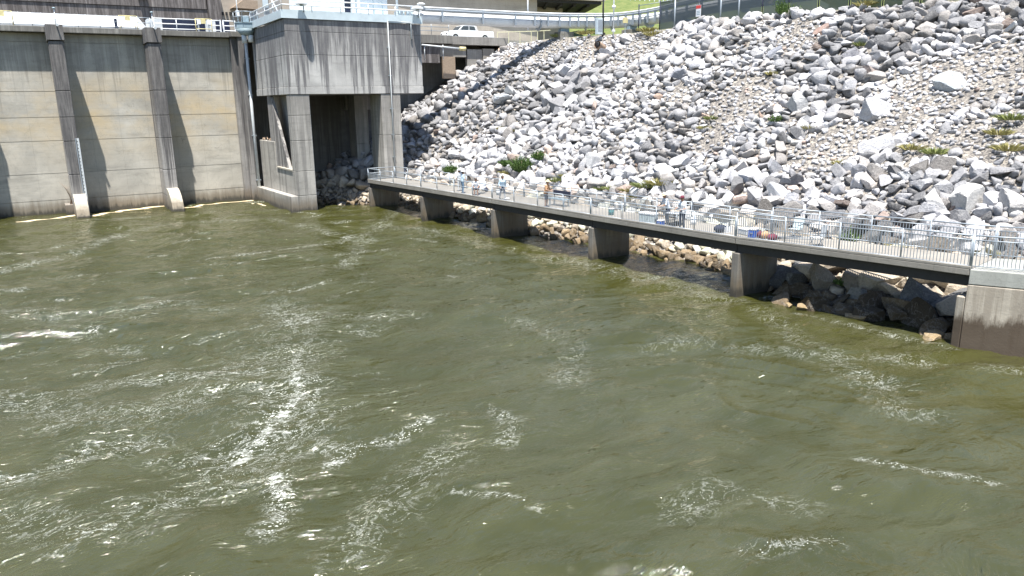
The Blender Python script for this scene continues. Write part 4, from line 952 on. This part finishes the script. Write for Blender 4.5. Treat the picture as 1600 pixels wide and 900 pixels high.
# ------------------------------------------------------------------ plants
def leafmat(name, c):
    m = NM(name); n = m.noise(m.pos(), 9, 3); m.set(Base_Color=m.mix(m.mr(n, .3, .7), tuple(x * .6 for x in c), tuple(x * 1.35 for x in c)), Roughness=.8)
    return m.m
ML = {'green': leafmat('leaf_green', (.10, .17, .04)), 'yellow': leafmat('dry_grass', (.34, .31, .12)), 'olive': leafmat('olive_grass', (.22, .25, .08))}
def plant(q_, w, h, n, mat, name, lab, cat, grp, leafy=False):
    rr = random.Random(int(q_.x * 999 + q_.y * 77)); m = MB(); root = thing(name, lab, cat, q_, grp)
    for k in range(n):
        a = rr.uniform(0, 6.28); d = w * math.sqrt(rr.random()); base = q_ + Vector((math.cos(a) * d * .6, math.sin(a) * d * .6, -.05)); hh = h * rr.uniform(.5, 1) * (1 - .4 * d / w)
        tip = base + Vector((math.cos(a) * d * .7, math.sin(a) * d * .7, hh)); b = rr.uniform(0, 6.28); s = Vector((math.cos(b), math.sin(b), 0)) * (.03 if not leafy else .02)
        mid = base.lerp(tip, .55) + Vector((0, 0, hh * .12)); m.add([base - s, base + s, mid + s * .8, tip, mid - s * .8], [(0, 1, 2, 3, 4)])
        if leafy:
            for j in range(5):
                c = base.lerp(tip, .3 + .15 * j) + Vector((rr.uniform(-.1, .1), rr.uniform(-.1, .1), rr.uniform(-.05, .08))); u = Vector((rr.uniform(-1, 1), rr.uniform(-1, 1), rr.uniform(-.3, .8))).normalized() * .13; w_ = u.cross(Vector((rr.random(), rr.random(), 1))).normalized() * .045
                m.add([c, c + u * .5 + w_, c + u, c + u * .5 - w_], [(0, 1, 2, 3)])
    m.build('foliage', ML[mat], root, recalc=False)
    if leafy: MB().tube([q_ - Vector((0, 0, .1)), q_ + Vector((.05, .03, h * .55))], [.03, .012], 5).build('stem', M['wood'], root)
for px, py, w, h, n, lab in [(705, 275, .75, 1.1, 260, 'bright green bush behind the left end of the walkway, left of the walking person'), (815, 272, .95, 1.7, 380, 'tallest green bush on the rocks above the middle of the walkway'), (841, 256, .55, 1.2, 200, 'narrow green bush right of the tallest bush'), (789, 264, .5, .8, 150, 'small green bush left of the tallest bush'),
                             (1220, 27, .5, 1.7, 60, 'thin leafy shrub climbing the dark fence'), (1238, 27, .6, 1.1, 45, 'sparse shrub at the foot of the fence beside the climbing one'), (1210, 195, .4, .5, 60, 'small green weed among the rocks in the middle of the right slope'), (1326, 392, .5, 1.2, 130, 'green weeds behind the walkway railing right of the gear'), (842, 343, .35, .5, 60, 'small green weed on the tan rocks between the third and fourth walkway piers'), (1318, 452, .4, .35, 90, 'mossy green tuft on a tan stone under the walkway'), (733, 92, .9, .6, 200, 'grassy green clump at the top left of the slope by the bridge')]:
    q_ = tray(px, py)
    if q_: plant(q_ + Vector((0, 0, .25)), w, h, n, 'green', 'shrub', lab, 'shrub', 'green shrubs on the rocks', True)
tf = [(1010, 296, 1.0), (985, 303, .8), (1030, 292, .9), (868, 287, .7), (855, 300, .6), (885, 280, .6), (960, 300, .7), (782, 205, .6), (800, 208, .5), (1110, 190, .5), (1262, 205, .5), (1315, 262, .6), (1580, 192, .8), (1560, 215, .7), (1425, 238, .7), (1460, 245, .7), (1575, 240, .8), (915, 56, .9), (925, 52, 1.0), (1012, 52, 1.0), (1020, 58, .9), (870, 60, .7), (1350, 12, .8), (1130, 367, .7), (1160, 352, .5), (1405, 395, .6), (1440, 400, .6), (1345, 75, .6), (1205, 120, .5), (980, 315, .6), (935, 300, .5), (790, 275, .6), (1100, 205, .5), (1185, 345, .4), (1540, 405, .5)]
for k, (px, py, s_) in enumerate(tf):
    q_ = tray(px, py)
    if not q_: continue
    lo = 'at the crest' if py < 70 else 'behind the walkway' if py > 270 else 'halfway up the slope'
    hx = 'left of the yellow guardrail end' if False else ('left side' if px < 900 else 'middle' if px < 1150 else 'right side' if px < 1450 else 'at the right edge')
    plant(q_ + Vector((0, 0, .2)), s_ * 1.1, .5 * s_ + .15, int(230 * s_), 'yellow' if k % 3 else 'olive', 'grass_tuft', '%s tuft of %s grass %s, %s' % ('wide' if s_ > .75 else 'small', 'dry yellow' if k % 3 else 'olive green', lo, hx), 'grass', 'grass tufts among the rocks')
GL = {}
for o in bpy.data.objects:
    if o.name.startswith('grass_tuft') and 'label' in o: GL.setdefault(o['label'], []).append(o)
for lab, L_ in GL.items():
    if len(L_) > 1:
        L_.sort(key=lambda o: ((o.location - CP).dot(RX)) / ((o.location - CP).dot(RF)))
        for k, o in enumerate(L_): o['label'] = (ORD[k] if k < len(L_) - 1 else 'rightmost') + ' ' + lab
# ------------------------------------------------------------------ people
def person(lab, loc, yaw, joints, cloth, hat=None, hair=(.03, .02, .015), scale=1.0):
    """joints: dict of points in metres, person facing +Y before yaw; one continuous remeshed body"""
    J = {k: Vector(p) * scale for k, p in joints.items()}
    caps = []   # (a, b, ra, rb, region)
    def C(a, b, ra, rb, reg): caps.append((J[a] if isinstance(a, str) else a, J[b] if isinstance(b, str) else b, ra * scale, rb * scale, reg))
    pel, ch, nk, hd_ = J['pelvis'], J['chest'], J['neck'], J['head']
    ax = (J['shR'] - J['shL']).normalized()
    for s_ in (-.085, 0, .085):
        o1 = ax * s_ * scale
        C(pel + o1, pel.lerp(ch, .5) + o1 * 1.0, .115, .105, 'top'); C(pel.lerp(ch, .5) + o1, ch + o1 * 1.15, .105, .12, 'top')
    C(J['shL'], J['shR'], .075, .075, 'top'); C(ch, nk, .09, .06, 'top'); C(nk, hd_, .055, .055, 'skin')
    face = J['face'] if 'face' in J else hd_ + Vector((0, .1, 0))
    fd_ = (face - hd_).normalized(); upv = (hd_ - nk).normalized(); sdv = fd_.cross(upv).normalized()
    C(hd_ - upv * .03 * scale, hd_ + upv * .06 * scale, .088, .095, 'skin'); C(hd_ - upv * .05 * scale, hd_ - upv * .08 * scale + fd_ * .035 * scale, .06, .045, 'skin')
    C(hd_ + fd_ * .08 * scale, hd_ + fd_ * .112 * scale - upv * .02 * scale, .014, .017, 'skin')
    for s_ in (-1, 1): C(hd_ + sdv * s_ * .09 * scale, hd_ + sdv * s_ * .1 * scale + upv * .02 * scale, .018, .02, 'skin')
    for s_ in 'LR':
        C('sh' + s_, 'el' + s_, .058, .044, 'sleeve'); C('el' + s_, 'wr' + s_, .042, .028, 'fore')
        C('hip' + s_, 'kn' + s_, .095, .062, 'leg'); C('kn' + s_, 'an' + s_, .062, .040, 'shin'); 
        an = J['an' + s_]; ff = Vector((fd_.x, fd_.y, 0)).normalized()
        C(an + Vector((0, 0, -.035)) * scale - ff * .04 * scale, an + ff * .15 * scale + Vector((0, 0, -.05)) * scale, .045, .038, 'shoe')
        wr = J['wr' + s_]; dh = (wr - J['el' + s_]).normalized(); sd2 = dh.cross(Vector((.2, .9, .3))).normalized()
        C(wr, wr + dh * .075 * scale, .028, .034, 'skin')
        for k in range(4):
            o2 = sd2 * (k - 1.5) * .021 * scale; L = (.075, .085, .08, .062)[k] * scale; b0 = wr + dh * .085 * scale + o2; b1 = b0 + dh * L * .5 + sd2 * o2.length * .1; b2 = b1 + (dh * .6 + fd_ * .5 - upv * .3).normalized() * L * .5
            C(b0, b1, .0095, .009, 'skin'); C(b1, b2, .009, .008, 'skin')
        tb = wr + dh * .03 * scale + sd2 * .025 * scale; C(tb, tb + (dh * .6 + sd2 * .8).normalized() * .06 * scale, .012, .010, 'skin')
    C(J['hipL'], J['hipR'], .105, .105, 'leg'); C(pel, pel.lerp(ch, .15), .125, .12, 'leg' if cloth.get('tuck', True) else 'top')
    b = bmesh.new()
    for (a, c_, ra, rb, reg) in caps:
        d = c_ - a; L = max(d.length, 1e-4); q4 = d.to_track_quat('Z', 'Y') if d.length > 1e-5 else Euler((0, 0, 0)).to_quaternion()
        ns, nr = 12, 4; rings = []
        prof = [(-ra * math.cos(t * math.pi / 2 / nr), ra * math.sin(t * math.pi / 2 / nr)) for t in range(0, nr + 1)] + [(L + rb * math.sin(t * math.pi / 2 / nr), rb * math.cos(t * math.pi / 2 / nr)) for t in range(0, nr + 1)]
        for z, r in prof:
            rings.append([b.verts.new(a + q4 @ Vector((max(r, 1e-4) * math.cos(2 * math.pi * k / ns), max(r, 1e-4) * math.sin(2 * math.pi * k / ns), z))) for k in range(ns)])
        for r0_, r1_ in zip(rings[:-1], rings[1:]):
            for k in range(ns): b.faces.new((r0_[k], r0_[(k + 1) % ns], r1_[(k + 1) % ns], r1_[k]))
        b.faces.new(list(reversed(rings[0]))); b.faces.new(rings[-1])
    me = bpy.data.meshes.new('tmp'); b.to_mesh(me); b.free(); tmp = bpy.data.objects.new('tmp', me); COL.objects.link(tmp)
    rm = tmp.modifiers.new('r', 'REMESH'); rm.mode = 'VOXEL'; rm.voxel_size = .0125 * scale; sm = tmp.modifiers.new('s', 'SMOOTH'); sm.factor = .5; sm.iterations = 2
    dg = bpy.context.evaluated_depsgraph_get(); dg.update(); nm_ = bpy.data.meshes.new_from_object(tmp.evaluated_get(dg)); bpy.data.objects.remove(tmp); nm_.name = 'body'
    cols = {'top': cloth['top'], 'sleeve': cloth['top'], 'fore': cloth.get('fore', cloth['top']), 'leg': cloth['leg'], 'shin': cloth.get('shin', cloth['leg']), 'shoe': cloth.get('shoe', 'navy'), 'skin': 'skin'}
    mats = []; 
    for r_ in cols.values():
        if r_ not in mats: mats.append(r_)
    nm_.materials.clear()
    for r_ in mats: nm_.materials.append(M[r_])
    ct = np.zeros(len(nm_.polygons) * 3); nm_.polygons.foreach_get('center', ct); ct = ct.reshape(-1, 3); best = np.full(len(ct), 9.); idx = np.zeros(len(ct), np.int32)
    for (a, c_, ra, rb, reg) in caps:
        a_, d = np.array(a), np.array(c_ - a); t = np.clip((ct - a_) @ d / max(d @ d, 1e-9), 0, 1); dd = np.linalg.norm(ct - a_ - t[:, None] * d, axis=1) - (ra + (rb - ra) * t)
        m_ = dd < best; best[m_] = dd[m_]; idx[m_] = mats.index(cols[reg])
    nm_.polygons.foreach_set('material_index', idx); nm_.polygons.foreach_set('use_smooth', [True] * len(idx))
    o = bpy.data.objects.new('person', nm_); COL.objects.link(o); o.location = loc; o.rotation_euler = (0, 0, yaw); tag(o, lab, 'person')
    # face details, hair or hat as children (local coordinates)
    def kid(name, mb, mat):
        me2 = bpy.data.meshes.new(name); me2.from_pydata(mb.v, [], mb.f); me2.polygons.foreach_set('use_smooth', mb.sm); me2.materials.append(mat); c = bpy.data.objects.new(name, me2); COL.objects.link(c); c.parent = o
    e = MB()
    for s_ in (-1, 1): e.ball(hd_ + fd_ * .087 * scale + sdv * s_ * .032 * scale + upv * .015 * scale, .011 * scale, 6, 4)
    kid('eyes', e, M['dark'])
    kid('mouth', MB().beam(hd_ + fd_ * .083 * scale - upv * .062 * scale - sdv * .022 * scale, hd_ + fd_ * .083 * scale - upv * .062 * scale + sdv * .022 * scale, .008, .008), M['maroon'])
    hm_ = MB(); hm_.ball(hd_ + upv * .055 * scale - fd_ * .012 * scale, .108 * scale, 12, 8)
    if hat:
        kid('hair', MB().ball(hd_ + upv * .03 * scale - fd_ * .03 * scale, .096 * scale, 12, 8), M['dark'])
        b_ = MB(); p = hd_ + upv * .085 * scale
        b_.tube([p, p + upv * .02, p + upv * .09, p + upv * .115], [.115 * scale, .112 * scale, .10 * scale, .05 * scale], 14)
        if hat[1] == 'brim': b_.tube([p - upv * .004, p + upv * .006], [.2 * scale, .19 * scale], 18)
        else: b_.tube([p + fd_ * .06, p + fd_ * .17 - upv * .01], [.09 * scale, .05 * scale], 10) if False else b_.beam(p + fd_ * .08, p + fd_ * .19, .15, .012)
        kid('hat', b_, M[hat[0]])
    else: kid('hair', hm_, M['dark'])
    return o
def stand(lean=0., armL=((-.27, .02, 1.12), (-.27, .1, .86)), armR=((.27, .02, 1.12), (.27, .1, .86)), step=0., look=(0, .1, 0)):
    l = lean; H_ = Vector((0, l * 1.1, 1.60))
    return dict(pelvis=(0, 0, .93), chest=(0, l * .7, 1.30), neck=(0, l * .95, 1.46), head=(0, l * 1.15, 1.60), face=tuple(H_ + Vector(look) + Vector((0, l * .05, 0))), shL=(-.185, l * .85, 1.40), shR=(.185, l * .85, 1.40), elL=armL[0], wrL=armL[1], elR=armR[0], wrR=armR[1],
                hipL=(-.09, 0, .9), hipR=(.09, 0, .9), knL=(-.11, .04 + step, .49), knR=(.11, .03 - step * .3, .49), anL=(-.13, step * 1.1, .085), anR=(.13, -step * 1.2, .085 + (.05 if step else 0)))
seated = dict(pelvis=(0, 0, .50), chest=(0, .05, .88), neck=(0, .08, 1.04), head=(0, .12, 1.18), face=(0, .22, 1.16), shL=(-.185, .06, .98), shR=(.185, .06, .98), elL=(-.25, .16, .74), wrL=(-.18, .38, .66), elR=(.25, .16, .74), wrR=(.18, .38, .66),
              hipL=(-.09, 0, .48), hipR=(.09, 0, .48), knL=(-.12, .42, .50), knR=(.12, .42, .50), anL=(-.13, .46, .085), anR=(.13, .48, .085))
M['shirt_white'] = plain('white_shirt', (.68, .70, .72), .85); M['shirt_blue'] = plain('pale_blue_shirt', (.45, .58, .68), .85); M['jeans'] = plain('blue_jeans', (.13, .22, .33), .9); M['shirt_grey'] = plain('light_grey_shirt', (.52, .55, .6), .85)
def dk(px, py, z): a = atZ(px, py, z); return Vector((a.x, a.y, z))
p1 = dk(723, 302, 2.62); person('person in a pale blue shirt and jeans standing on the left part of the walkway', p1, math.radians(-100), stand(.06, ((-.28, .05, 1.15), (-.22, .3, 1.05)), ((.28, .05, 1.15), (.22, .28, 1.02))), dict(top='shirt_blue', leg='jeans', fore='skin'), ('shirt_white', 'brim'))
p1b = dk(714, 299, 2.62) + Vector((.25, 0, 0)); person('person in a white shirt half hidden behind the one in jeans', p1b, math.radians(20), stand(.0), dict(top='shirt_white', leg='offwhite', fore='skin'), ('shirt_white', 'brim'))
p2 = dk(744, 305, 2.62); person('person in a white shirt sitting in a folding chair by the rock-side railing', p2, math.radians(150), seated, dict(top='shirt_white', leg='navy', fore='skin', shin='skin'))
p3 = dk(785, 312, 2.66); person('person in a pale blue shirt walking along the walkway with a white bucket', p3, math.radians(165), stand(.1, ((-.28, -.05, 1.13), (-.28, .02, .86)), ((.27, .1, 1.13), (.24, .28, .98)), .2), dict(top='shirt_blue', leg='navy', shin='shirt_grey'))
p4 = dk(853, 323, 2.70); person('person in an orange top and dark shorts wearing a straw hat', p4, math.radians(-150), stand(.12, ((-.27, .15, 1.15), (-.18, .36, 1.12)), ((.27, .15, 1.15), (.18, .38, 1.1))), dict(top='orange', leg='navy', fore='skin', shin='skin'), ('straw', 'brim'))
p5 = dk(1043, 351, 2.74); person('person in a grey shirt and straw hat leaning towards the table of bait', p5, math.radians(75), stand(.22, ((-.26, .28, 1.15), (-.17, .5, 1.08)), ((.26, .28, 1.15), (.17, .5, 1.06))), dict(top='shirt_grey', leg='navy', fore='skin'), ('straw', 'brim'))
p6 = dk(1065, 358, 2.76); person('person in a white shirt and dark cap facing the one in the straw hat', p6, math.radians(100), stand(.03, ((-.27, .08, 1.13), (-.2, .33, 1.1)), ((.27, .08, 1.13), (.2, .33, 1.1))), dict(top='shirt_white', leg='navy', fore='skin'), ('maroon', 'cap'))
# ------------------------------------------------------------------ gear on the walkway
def box3(a, w, d, h, yaw=0): 
    m = MB(); m.box(-w / 2, w / 2, -d / 2, d / 2, 0, h); c, s = math.cos(yaw), math.sin(yaw); m.v = [(a.x + x * c - y * s, a.y + x * s + y * c, a.z + z) for x, y, z in m.v]; return m
def bucket(a, r, h, mat, lab):
    t = thing('bucket', lab, 'bucket', a, 'buckets on the walkway'); MB().tube([a, a + Vector((0, 0, h))], [r * .85, r], 14).build('pail', M[mat], t)
    MB().tube([a + Vector((0, 0, h)), a + Vector((0, 0, h + .02))], [r * 1.08, r * 1.08], 14).build('rim', M['white'], t)
    MB().tube([a + Vector((r * math.cos(k * .4), 0, h + r * 1.1 * math.sin(k * .4))) for k in range(9)], .008, 5).build('handle', M['galv'], t)
bucket(p3 + Vector((-.42, -.12, .38)), .15, .36, 'white', 'white bucket carried by the walking person')
bucket(dk(955, 336, 2.72), .18, .38, 'teal', 'dark teal bucket with a white rim standing alone mid walkway')
bucket(dk(1083, 352, 2.76) + Vector((0, 0, 0)), .17, .38, 'white', 'white bucket behind the angler in the dark cap')
bucket(dk(1010, 343, 2.74), .15, .3, 'offwhite', 'off-white bucket behind the large cooler')
def cooler(a, w, d, h, mat, lid, lab, yaw=0):
    t = thing('cooler', lab, 'cooler', a, 'coolers on the walkway'); box3(a, w, d, h * .8, yaw).build('tub', M[mat], t, .03); box3(a + Vector((0, 0, h * .8 + .004)), w * 1.04, d * 1.06, h * .2, yaw).build('lid', M[lid], t, .03)
    m = box3(a + Vector((0, 0, h * .45)), w + .06, d * .4, .04, yaw); m.build('handle', M['galv'], t)
cooler(dk(1013, 349, 2.74), 1.0, .5, .62, 'cooler', 'white', 'large pale grey cooler chest left of the two anglers', math.radians(100))
cooler(dk(1023, 351, 2.74) + Vector((.1, -.35, 0)), .4, .3, .3, 'blue', 'white', 'small blue cooler at the corner of the large pale one', .3)
cooler(dk(1181, 371, 2.83) + Vector((0, .15, 0)), .5, .35, .45, 'blue', 'white', 'blue cooler with a white lid in the heap of gear by the fifth pier', .3)
cooler(dk(1165, 366, 2.83), .7, .45, .3, 'offwhite', 'white', 'low white cooler left of the blue one in the heap of gear', 1.4)
# camp chair for the sitting person, table, bench
def chair(a, yaw, mat, lab):
    t = thing('camp_chair', lab, 'chair', a, 'folding chairs on the walkway'); c, s = math.cos(yaw), math.sin(yaw); R = lambda x, y, z: Vector((a.x + x * c - y * s, a.y + x * s + y * c, a.z + z))
    for x in (-.26, .26):
        for y in (-.22, .24): MB().tube([R(x, y, 0), R(-x * .9, y * .9, .44)], .014, 6).build('leg', M['galv'], t)
    MB().add([R(-.26, -.22, .42), R(.26, -.22, .42), R(.26, .25, .45), R(-.26, .25, .45), R(-.26, -.22, .40), R(.26, -.22, .40), R(.26, .25, .43), R(-.26, .25, .43)], [(0, 1, 2, 3), (7, 6, 5, 4), (0, 4, 5, 1), (1, 5, 6, 2), (2, 6, 7, 3), (3, 7, 4, 0)]).build('seat', M[mat], t)
    MB().add([R(-.26, -.24, .45), R(.26, -.24, .45), R(.26, -.34, .95), R(-.26, -.34, .95), R(-.26, -.26, .45), R(.26, -.26, .45), R(.26, -.36, .95), R(-.26, -.36, .95)], [(0, 1, 2, 3), (7, 6, 5, 4), (0, 4, 5, 1), (1, 5, 6, 2), (2, 6, 7, 3), (3, 7, 4, 0)]).build('backrest', M[mat], t)
    for x in (-.28, .28): MB().tube([R(x, -.3, .66), R(x, .25, .64)], .02, 6).build('armrest', M['navy'], t)
chair(p2 + Vector((0, 0, .0)), math.radians(150), 'navy', 'dark folding chair under the sitting person')
chair(dk(752, 303, 2.62), math.radians(120), 'shirt_grey', 'empty pale folding chair right of the sitting person')
chair(dk(1242, 371, 2.86), math.radians(100), 'cooler', 'pale folding chair by the rock-side railing right of the gear heap')
chair(dk(1275, 385, 2.9), math.radians(60), 'offwhite', 'collapsed off-white chair on the deck right of the gear heap')
def bench(a, b, z, lab):
    t = thing('bench', lab, 'bench', a); d = (b - a); d.z = 0; L = d.length; d.normalize(); n = Vector((-d.y, d.x, 0))
    for k in (.08, .92):
        p = a + d * L * k; MB().beam(p, p + Vector((0, 0, .45)), .06, .06).build('leg', M['steel'], t); MB().beam(p + n * -.4, p + n * -.4 + Vector((0, 0, .45)), .06, .06).build('leg', M['steel'], t)
    s = MB()
    for k in range(3): s.beam(a + n * (-.38 + k * .17) + Vector((0, 0, .47)), b + n * (-.38 + k * .17) + Vector((0, 0, .47)), .13, .04)
    s.build('seat', M['steel'], t)
    s = MB(); s.beam(a + n * .06 + Vector((0, 0, .82)), b + n * .06 + Vector((0, 0, .82)), .05, .32); s.build('backrest', M['navy'], t)
    s = MB(); s.beam(a + n * .04 + d * .1 + Vector((0, 0, .45)), a + n * .06 + d * .1 + Vector((0, 0, .95)), .05, .05); s.beam(b + n * .04 - d * .1 + Vector((0, 0, .45)), b + n * .06 - d * .1 + Vector((0, 0, .95)), .05, .05); s.build('frame', M['dark'], t)
a, b = dk(864, 319, 2.70), dk(890, 323, 2.70); bench(a, b, 2.7, 'black-backed bench right of the person in orange')
a = dk(1051, 352, 2.75); t = thing('bait_table', 'small folding table between the two anglers', 'table', a)
box3(a + Vector((.1, -.1, .66)), .6, .9, .04, .2).build('tabletop', M['shirt_grey'], t)
for x in (-.15, .35):
    for y in (-.45, .25): MB().tube([a + Vector((x, y, 0)), a + Vector((x, y, .66))], .015, 6).build('leg', M['galv'], t)
c = thing('fish_basket', 'low dark wire basket beneath the folding table', 'basket', a); m = MB()
for k in range(9): m.beam(a + Vector((-.25 + k * .07, -.5, .0)), a + Vector((-.25 + k * .07, -.5, .3)), .02, .02); m.beam(a + Vector((-.25 + k * .07, .1, .0)), a + Vector((-.25 + k * .07, .1, .3)), .02, .02)
m.beam(a + Vector((-.3, -.5, .3)), a + Vector((.35, -.5, .3)), .03, .03); m.beam(a + Vector((-.3, .1, .3)), a + Vector((.35, .1, .3)), .03, .03); m.box(a.x - .28, a.x + .34, a.y - .48, a.y + .08, a.z + .01, a.z + .16); m.build('basket', M['dark'], c)
def bag(a, w, h, mat, lab):
    t = thing('bag', lab, 'bag', a, 'bags on the walkway'); m = MB(); m.ball(a + Vector((0, 0, h * .5)), w * .5, 12, 8, (1, .65, h / w)); m.build('bag_body', M[mat], t)
    MB().tube([a + Vector((-w * .2, 0, h * .93)), a + Vector((0, 0, h * 1.15)), a + Vector((w * .2, 0, h * .93))], .018, 5).build('handle', M['dark'], t)
bag(dk(1125, 363, 2.8), .8, .42, 'navy', 'black duffel bag lying on the walkway right of the anglers')
bag(dk(1195, 373, 2.83), .5, .38, 'orange', 'orange and tan bag in the middle of the gear heap')
bag(dk(1187, 372, 2.83) + Vector((0, 0, 0)), .35, .36, 'maroon', 'dark red bag between the blue cooler and the tan bag')
bag(dk(1206, 376, 2.83), .62, .34, 'maroon', 'maroon bag at the right end of the gear heap')
bag(dk(792, 312, 2.66) + Vector((0, 0, 0)), .5, .16, 'white', 'crumpled white bag at the feet of the walking person')
bag(dk(760, 300, 2.63), .35, .35, 'navy', 'dark bag beside the empty pale chair')
for k, (px, py, dx) in enumerate([(1222, 376, 1.6), (1228, 378, 1.9)]):
    a = dk(px, py, 2.84); t = thing('fishing_rod', ['upper', 'lower'][k] + ' of two fishing rods lying beside the gear heap', 'fishing rod', a, 'fishing rods on the walkway')
    MB().tube([a + Vector((.1, .7, .08)), a + Vector((.25, -dx, .35))], [.03, .014], 6).build('rod', M['galv'], t); MB().tube([a + Vector((.1, .7, .08)), a + Vector((.11, .4, .11))], .035, 6).build('grip', M['dark'], t)
for k, (px, py, yw) in enumerate([(1040, 350, .9), (1066, 357, -.2), (724, 302, .4)]):
    a = dk(px, py, 2.74); a.z += 1.12; t = thing('fishing_rod', ['fishing rod resting between the two anglers', 'thin fishing rod held out over the rail by the capped angler', 'fishing rod beside the person in jeans'][k], 'fishing rod', a, 'fishing rods on the walkway')
    MB().tube([a + Vector((-.25, -.1, 0)), a + Vector((-1.6, -.4 + yw, .9))], [.014, .005], 5).build('rod', M['dark'], t); MB().ball(a + Vector((-.4, -.1, .05)), .05, 7, 5).build('reel', M['galv'], t)
q_ = dk(1135, 363, 2.8); t = thing('crate', 'small white crate beside the black duffel bag', 'crate', q_); m = box3(q_, .4, .3, .06); m.build('base', M['white'], t)
for sx in (-.19, .19): box3(q_ + Vector((sx, 0, .07)), .02, .3, .22).build('side', M['white'], t)
for sy in (-.14, .14): box3(q_ + Vector((0, sy, .07)), .36, .02, .22).build('side', M['white'], t)
